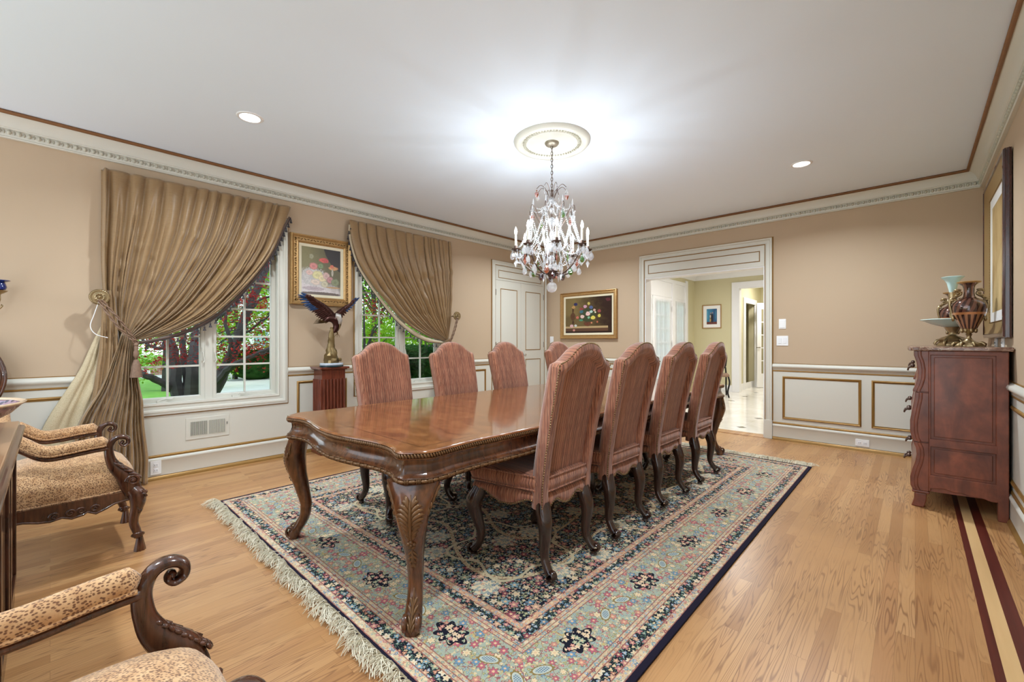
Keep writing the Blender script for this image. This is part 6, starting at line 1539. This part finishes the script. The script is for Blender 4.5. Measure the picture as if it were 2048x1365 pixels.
def wing(lead, tips, x_tip, mat_tip):
    n = len(tips); m = MB(); mt = MB(); L = arc([(p.y, p.z) for p in [wp(*q) for q in lead]], n+2)
    for i, q in enumerate(tips):
        f_ = i/(n-1); xt = lerp(x_tip, EX, f_); b = wp(q[0], q[1], xt); s = L[i+1]; a = Vector((lerp(x_tip, EX, f_)-EX+0.0, s[0], s[1]))
        (mt if i < n*0.6 else m)
        feather(mt if i < n*0.55 else m, a, b, 0.011 if i < n*0.5 else 0.014)
        feather(m, a+Vector((0.006, 0, 0)), a.lerp(b, 0.55)+Vector((0.010, 0, 0)), 0.013); feather(m, a+Vector((0.009, 0, 0.004)), a.lerp(b, 0.30)+Vector((0.014, 0, 0)), 0.014)
    m.tube([Vector((lerp(x_tip, EX, i/(n+1))-EX, s[0], s[1])) for i, s in enumerate(L)], [lerp(0.006, 0.020, i/(n+1)) for i in range(n+2)], 8)
    w_ = m.build('wing', M['ebronze'], t); mt.build('flight_feathers', mat_tip, w_)
LT = [(600.9, 586), (595, 590), (607, 587), (596, 594), (598, 599), (601, 606), (605.5, 611), (609, 614), (613, 617), (616, 620), (619, 622), (623, 625), (628.5, 627), (630, 631), (632.5, 634), (636, 637), (639, 640), (643, 643), (647, 645), (651, 647)]
wing([(612, 594), (619, 598), (631, 603.5), (644, 610), (657.5, 620.6), (669, 633)], LT, -4.36, M['eblue'])
RT = [(719.5, 595.6), (713, 595.6), (716, 600), (712, 606), (708, 611), (705, 616), (701, 620), (697, 624), (693, 628), (689, 632), (685, 636), (681, 639), (678, 641)]
wing([(712, 602), (707, 605), (702, 609), (694, 613), (686.5, 618), (678, 624), (670.7, 631)], RT, -4.50, M['eblue'])
m = MB()
for a, b in (((664, 655), (662, 670)), ((672, 655), (675, 668))):
    m.tube([wp(*a), wp((a[0]+b[0])/2, (a[1]+b[1])/2), wp(*b)], [0.016, 0.011, 0.006], 8)
    for s in (-6, -1, 4): p = wp(*b); m.tube([p, wp(b[0]+s*0.7, b[1]+3), wp(b[0]+s, b[1]+7)], [0.004, 0.003, 0.001], 5)
m.build('talons', M['egold'], t)

# ------------------------------------------------------------------ carved chest with marble top
M['chest'] = wood('red_brown_chest', lin(92, 44, 30), lin(146, 80, 56), 0.35, 0.25, stretch=2.5, scale=4, mottled=0.35)
t = thing('bombe_chest', 'tall red-brown chest with wavy front and marble top against the right wall', 'chest of drawers', (0.21, 4.82, 0)); o = Vector(t.location)
Y0, Y1 = 4.150, 5.50
F1 = [(-0.007, 1.092), (-0.006, 1.06), (0.007, 1.014), (0.014, 0.96), (0.012, 0.90), (0.001, 0.85), (-0.012, 0.815), (-0.012, 0.805)]
F2 = [(-0.001, 0.800), (-0.002, 0.76), (-0.014, 0.68), (-0.026, 0.60), (-0.026, 0.53), (-0.018, 0.48), (-0.010, 0.463), (-0.014, 0.456)]
F3 = [(-0.010, 0.450), (0.004, 0.41), (0.008, 0.365), (0.0, 0.31), (-0.014, 0.26), (-0.026, 0.20), (-0.024, 0.145), (-0.012, 0.115)]
WV = F1+F2+F3
def pr(m, poly, ya, yb): m.prism(poly, lambda u, v: (u-o.x, ya-o.y, v), lambda u, v: (u-o.x, yb-o.y, v))
for ya, yb in ((Y0, Y0+0.055), (Y1-0.055, Y1)):
    m = MB()
    for F in (F1, F2, F3): pr(m, [(0.070, F[0][1])]+[(a, b) for a, b in F]+[(0.070, F[-1][1])], ya, yb)
    m.build('wavy_post', M['chest'], t, smooth=50, bevel=0.006)
    m = MB()
    for F in (F1, F2, F3):
        ym = ya-0.001 if ya == Y0 else yb+0.001; m.tube([(a+0.030-o.x, ym-o.y, b) for a, b in F], (0.006, 0.010), 8)
    m.build('post_reed', M['chest'], t)
    m = MB(); pr(m, [(-0.020, 0.0), (0.046, 0.0), (0.058, 0.05), (0.060, 0.098), (-0.004, 0.098), (-0.006, 0.05)], ya, yb+0.0); m.box(-0.016-o.x, 0.074-o.x, ya-0.006-o.y, yb+0.004-o.y, 0.098, 0.116); m.build('foot', M['chest'], t, smooth=0, bevel=0.006)
    m = MB(); m.box(0.388-o.x, 0.436-o.x, ya-o.y, yb-o.y, 0.0, 0.14); m.build('foot', M['chest'], t, smooth=0, bevel=0.004)
m = MB(); pr(m, [(0.43, 1.092)]+[(a+0.012, b) for a, b in WV]+[(0.43, 0.13)], Y0+0.012, Y1-0.012); m.build('carcass', M['chest'], t, smooth=50)
for ya, yb in ((Y0, Y0+0.013), (Y1-0.013, Y1)):
    m = MB(); q = lambda a, b, c, d: m.box(a-o.x, b-o.x, ya-o.y, yb-o.y, c, d)
    q(0.070, 0.436, 1.062, 1.092); q(0.380, 0.436, 0.13, 1.092); q(0.068, 0.080, 0.12, 1.092); q(0.070, 0.39, 0.430, 0.484)
    pr(m, [(0.070, 0.235), (0.070, 0.135), (0.10, 0.145), (0.145, 0.150), (0.19, 0.138), (0.23, 0.142), (0.27, 0.128), (0.32, 0.132), (0.36, 0.118), (0.39, 0.12), (0.39, 0.235)], ya, yb)
    m.build('side_frame', M['chest'], t, smooth=0, bevel=0.004)
    m = MB()
    for a, b, c, d in ((0.095, 0.367, 0.500, 1.048), (0.095, 0.367, 0.250, 0.416)):
        pts = [(a, c), (b, c), (b, d), (a, d)]; ym = (ya+0.009 if ya == Y0 else yb-0.009)
        m.box(a-o.x, b-o.x, ym-0.004-o.y, ym+0.004-o.y, c, d)
    m.build('side_panel', M['chest'], t, smooth=0, bevel=0.004)
for k, (za, zb) in enumerate(((0.83, 1.08), (0.48, 0.79), (0.13, 0.44))):
    prof = [(a, b) for a, b in WV if za <= b <= zb]; m = MB(); pr(m, [(0.05, prof[0][1])]+[(a+0.004, b) for a, b in prof]+[(0.05, prof[-1][1])], Y0+0.075, Y1-0.075); dr = m.build('drawer', M['chest'], t, smooth=50, bevel=0.003)
    for yy in (Y0+0.30, Y1-0.30):
        xm = min(a for a, b in prof)-0.004; zc = (za+zb)/2+0.02; m = MB(); m.tube(smooth_path([(xm-o.x, yy-0.05-o.y, zc), (xm-0.024-o.x, yy-0.045-o.y, zc-0.014), (xm-0.030-o.x, yy-o.y, zc-0.034), (xm-0.024-o.x, yy+0.045-o.y, zc-0.014), (xm-o.x, yy+0.05-o.y, zc)], 4), 0.006, 8)
        for s in (-0.05, 0.05): m.ball((xm-0.004-o.x, yy+s-o.y, zc), 0.014, 8, 6)
        m.build('pull', M['aged'], dr)
g = G('rouge_marble', 0.12, 0, 0.6); n = g.noise(None, 14, 5, 0.65, 1.5); v = g.noise(None, 9, 3, 0.6, 2.0); c = g.ramp(n, [(0.3, lin(74, 46, 40)), (0.5, lin(128, 96, 82)), (0.7, lin(176, 150, 128))])
g.color(g.mix((v-0.5).abs().lt(0.012)*0.6, c, lin(206, 184, 158))); M['rouge'] = g.m
m = MB(); pts = [(0.455, Y0-0.025), (0.455, Y1+0.025), (0.02, Y1+0.025), (-0.02, Y1+0.015), (-0.036, Y1-0.02)]+[(-0.036-0.012*math.sin(PI*k/12), lerp(Y1-0.04, Y0+0.04, k/12)) for k in range(13)]+[(-0.036, Y0+0.02), (-0.02, Y0-0.015), (0.02, Y0-0.025)]
m.prism(pts, lambda u, v: (u-o.x, v-o.y, 1.092), lambda u, v: (u-o.x, v-o.y, 1.120)); m.build('marble_top', M['rouge'], t, smooth=40, bevel=0.006)
# ------------------------------------------------------------------ vases and centrepiece on the chest
def lustre():
    g = G('amber_lustre', 0.08, 0.3, 0.7, 0.6); x, y, z = g.xyz(); th = x.atan2(y)
    ribs = ((th*16).sin()).gt(0.0); sw = ((th*15+z*60).sin()+g.noise(None, 60, 2)*1.2-0.6).gt(0.0); up_ = z.gt(0.235)*z.lt(0.335); low = z.lt(0.225); neck = z.gt(0.34)
    c = g.mix(low*ribs, lin(58, 32, 28), lin(164, 118, 88)); c = g.mix(up_*sw, c, lin(112, 74, 62)); c = g.mix(neck*((th*5).sin()).gt(0.3), c, lin(132, 90, 72)); c = g.mix(z.gt(0.222)*z.lt(0.238), c, lin(190, 130, 84))
    g.color(c); return g.m
M['lustre'] = lustre()
def vase():
    t = thing('ornate_vase', '', 'vase', (0, 0, 0))
    m = MB(); m.lathe([(0.022, 0.098), (0.040, 0.125), (0.058, 0.165), (0.076, 0.205), (0.087, 0.240), (0.091, 0.275), (0.087, 0.300), (0.070, 0.322), (0.040, 0.338), (0.030, 0.352), (0.027, 0.38), (0.028, 0.41), (0.034, 0.428), (0.050, 0.442), (0.048, 0.447), (0.026, 0.43), (0.0, 0.42)], seg=36); m.build('body', M['lustre'], t, smooth=60)
    m = MB(); m.lathe([(0.046, 0.440), (0.058, 0.446), (0.062, 0.452), (0.056, 0.456), (0.046, 0.451), (0.046, 0.440)], seg=36, caps=False); m.build('lip', GOLDF, t)
    m = MB(); m.lathe([(0.070, 0.0), (0.072, 0.010), (0.058, 0.022), (0.034, 0.036), (0.018, 0.050), (0.011, 0.066), (0.014, 0.080), (0.018, 0.084), (0.012, 0.090), (0.030, 0.104), (0.044, 0.124), (0.0, 0.12)], seg=30, fn=lambda th, i: 1+(0.10*math.cos(th*8) if i < 3 else 0))
    for k in range(8):
        a = 2*PI*k/8; d = Vector((math.cos(a), math.sin(a), 0)); m.tube([d*0.050+Vector((0, 0, 0.024)), d*0.070+Vector((0, 0, 0.028)), d*0.084+Vector((0, 0, 0.016)), d*0.082+Vector((0, 0, 0.003)), d*0.072+Vector((0, 0, 0.008))], [0.006, 0.009, 0.009, 0.007, 0.004], 7)
        m.ball(d*0.036+Vector((0, 0, 0.112)), (0.010, 0.010, 0.018), 7, 5)
    m.build('gilt_foot', M['brass'], t, smooth=60)
    for s in (-1, 1):
        m = MB(); m.tube(smooth_path([(s*0.088, 0, 0.235), (s*0.098, 0, 0.29), (s*0.092, 0, 0.335), (s*0.062, 0, 0.352), (s*0.040, 0, 0.372), (s*0.060, 0, 0.395), (s*0.078, 0, 0.385)], 4), [0.008]*25, 8)
        for k in range(5): m.ball((s*(0.095-0.010*k), 0.004*(-1)**k, 0.31+0.016*k), (0.011, 0.012, 0.009), 7, 5)
        m.ball((s*0.082, 0, 0.20), (0.010, 0.012, 0.024), 8, 6); m.ball((s*0.058, 0, 0.398), (0.022, 0.016, 0.009), 8, 5)
        m.build('handle', M['brass'], t)
    return t
v1 = vase(); v1.location = (0.276, 4.40, 1.1215); v1.rotation_euler = (0, 0, 0.25); v1['label'] = 'amber and gilt two-handled vase standing nearest us on the marble top'; v1['group'] = 'ornate vases'
dup(v1, None, (0.235, 5.27, 1.1215), 0.4, 'amber and gilt two-handled vase at the far end of the marble top, half hidden')
M['aqua'] = plain('aqua_opaline', lin(186, 214, 212), 0.08, 0, 0.7, 0.4, var=0.04)
t = thing('epergne', 'gilt-footed centrepiece with pale aqua trumpet and wide dish between the vases', 'centrepiece', (0.216, 4.86, 1.1215))
m = MB(); m.lathe([(0.010, 0.40), (0.018, 0.42), (0.026, 0.46), (0.033, 0.495), (0.046, 0.520), (0.068, 0.542), (0.064, 0.545), (0.042, 0.524), (0.028, 0.49), (0.012, 0.43)], seg=32, fn=lambda th, i: 1+0.02*math.cos(th*6)); m.build('trumpet', M['aqua'], t)
m = MB(); m.lathe([(0.02, 0.145), (0.06, 0.152), (0.12, 0.172), (0.165, 0.196), (0.188, 0.208), (0.184, 0.212), (0.155, 0.198), (0.11, 0.178), (0.05, 0.160), (0.02, 0.156)], seg=48, fn=lambda th, i: 1+0.015*math.cos(th*8)); m.build('dish', M['aqua'], t)
m = MB(); m.lathe([(0.085, 0.0), (0.088, 0.012), (0.070, 0.034), (0.078, 0.050), (0.060, 0.066), (0.026, 0.082), (0.020, 0.104), (0.036, 0.130), (0.046, 0.148), (0.012, 0.156), (0.010, 0.20), (0.018, 0.24), (0.012, 0.30), (0.020, 0.36), (0.024, 0.41), (0.018, 0.425)], seg=24, fn=lambda th, i: 1+(0.08*math.cos(th*6) if i < 6 else 0.04*math.cos(th*8)))
for k in range(6):
    a = 2*PI*k/6; d = Vector((math.cos(a), math.sin(a), 0)); m.tube([d*0.06+Vector((0, 0, 0.05)), d*0.085+Vector((0, 0, 0.045)), d*0.102+Vector((0, 0, 0.02)), d*0.095+Vector((0, 0, 0.004))], [0.007, 0.010, 0.009, 0.006], 7); m.ball(d*0.022+Vector((0, 0, 0.33+0.02*(k % 2))), (0.011, 0.011, 0.020), 7, 5)
m.build('gilt_stand', M['brass'], t, smooth=60)

# ------------------------------------------------------------------ wall sconce at the left edge
t = thing('wall_sconce', 'gilt wall sconce with cobalt glass cup at the left edge', 'sconce', (LX, -0.34, 1.45))
m = MB(); m.lathe([(0.0, 0.012), (0.035, 0.012), (0.045, 0.006), (0.05, 0.0)], seg=24, M=RYm(PI/2) @ Matrix.Diagonal((1.9, 1, 1)).to_3x3()); m.build('backplate', M['brass'], t)
M['cobalt'] = plain('cobalt_glass', lin(24, 44, 110), 0.08, 0.1, 0.8, 0.5, var=0.4, scale=40)
for s in (-1, 1):
    m = MB(); m.tube(smooth_path([(0.01, 0, -0.03), (0.05, s*0.03, -0.075), (0.09, s*0.07, -0.06), (0.12, s*0.105, -0.02), (0.12, s*0.105, 0.035)], 5), 0.006, 8); m.tube(smooth_path([(0.09, s*0.07, -0.06), (0.11, s*0.10, -0.075), (0.125, s*0.118, -0.055), (0.11, s*0.115, -0.045)], 4), 0.005, 7)
    m.lathe([(0.006, 0.020), (0.010, 0.028), (0.018, 0.032), (0.036, 0.046), (0.040, 0.052), (0.0, 0.054)], (0.12, s*0.105, 0), 18, fn=lambda th, i: 1+0.05*math.cos(8*th)); a_ = m.build('arm', M['brass'], t)
    m = MB(); m.lathe([(0.012, 0.054), (0.030, 0.058), (0.036, 0.076), (0.030, 0.098), (0.026, 0.108), (0.052, 0.118), (0.050, 0.122), (0.020, 0.116), (0.0, 0.112)], (0.12, s*0.105, 0), 20); m.build('glass_cup', M['cobalt'], a_)
# dark side chair in the room beyond
t = thing('side_chair', 'small dark side chair glimpsed in the room beyond the opening', 'chair', (-3.05, 9.60, 0), math.radians(200))
m = MB(); m.box(-0.22, 0.22, -0.20, 0.22, 0.42, 0.48); m.build('seat', M['rope'], t, smooth=0, bevel=0.02)
m = MB(); m.tube(smooth_path([(-0.17, -0.22, 0.62), (-0.19, -0.25, 0.85), (-0.10, -0.27, 0.98), (0, -0.275, 1.0), (0.10, -0.27, 0.98), (0.19, -0.25, 0.85), (0.17, -0.22, 0.62), (0.1, -0.21, 0.55), (0, -0.21, 0.53), (-0.1, -0.21, 0.55), (-0.17, -0.22, 0.62)], 4), 0.016, 8); m.build('back_frame', M['dark'], t)
for sx in (-1, 1):
    m = MB(); m.tube(smooth_path([(sx*0.2, 0.2, 0.43), (sx*0.22, 0.22, 0.3), (sx*0.19, 0.19, 0.12), (sx*0.21, 0.22, 0.0)], 4), 0.016, 8); m.build('leg', M['dark'], t)
    m = MB(); m.tube(smooth_path([(sx*0.17, -0.21, 0.60), (sx*0.18, -0.19, 0.43), (sx*0.18, -0.20, 0.2), (sx*0.19, -0.27, 0.0)], 4), 0.016, 8); m.build('leg', M['dark'], t)
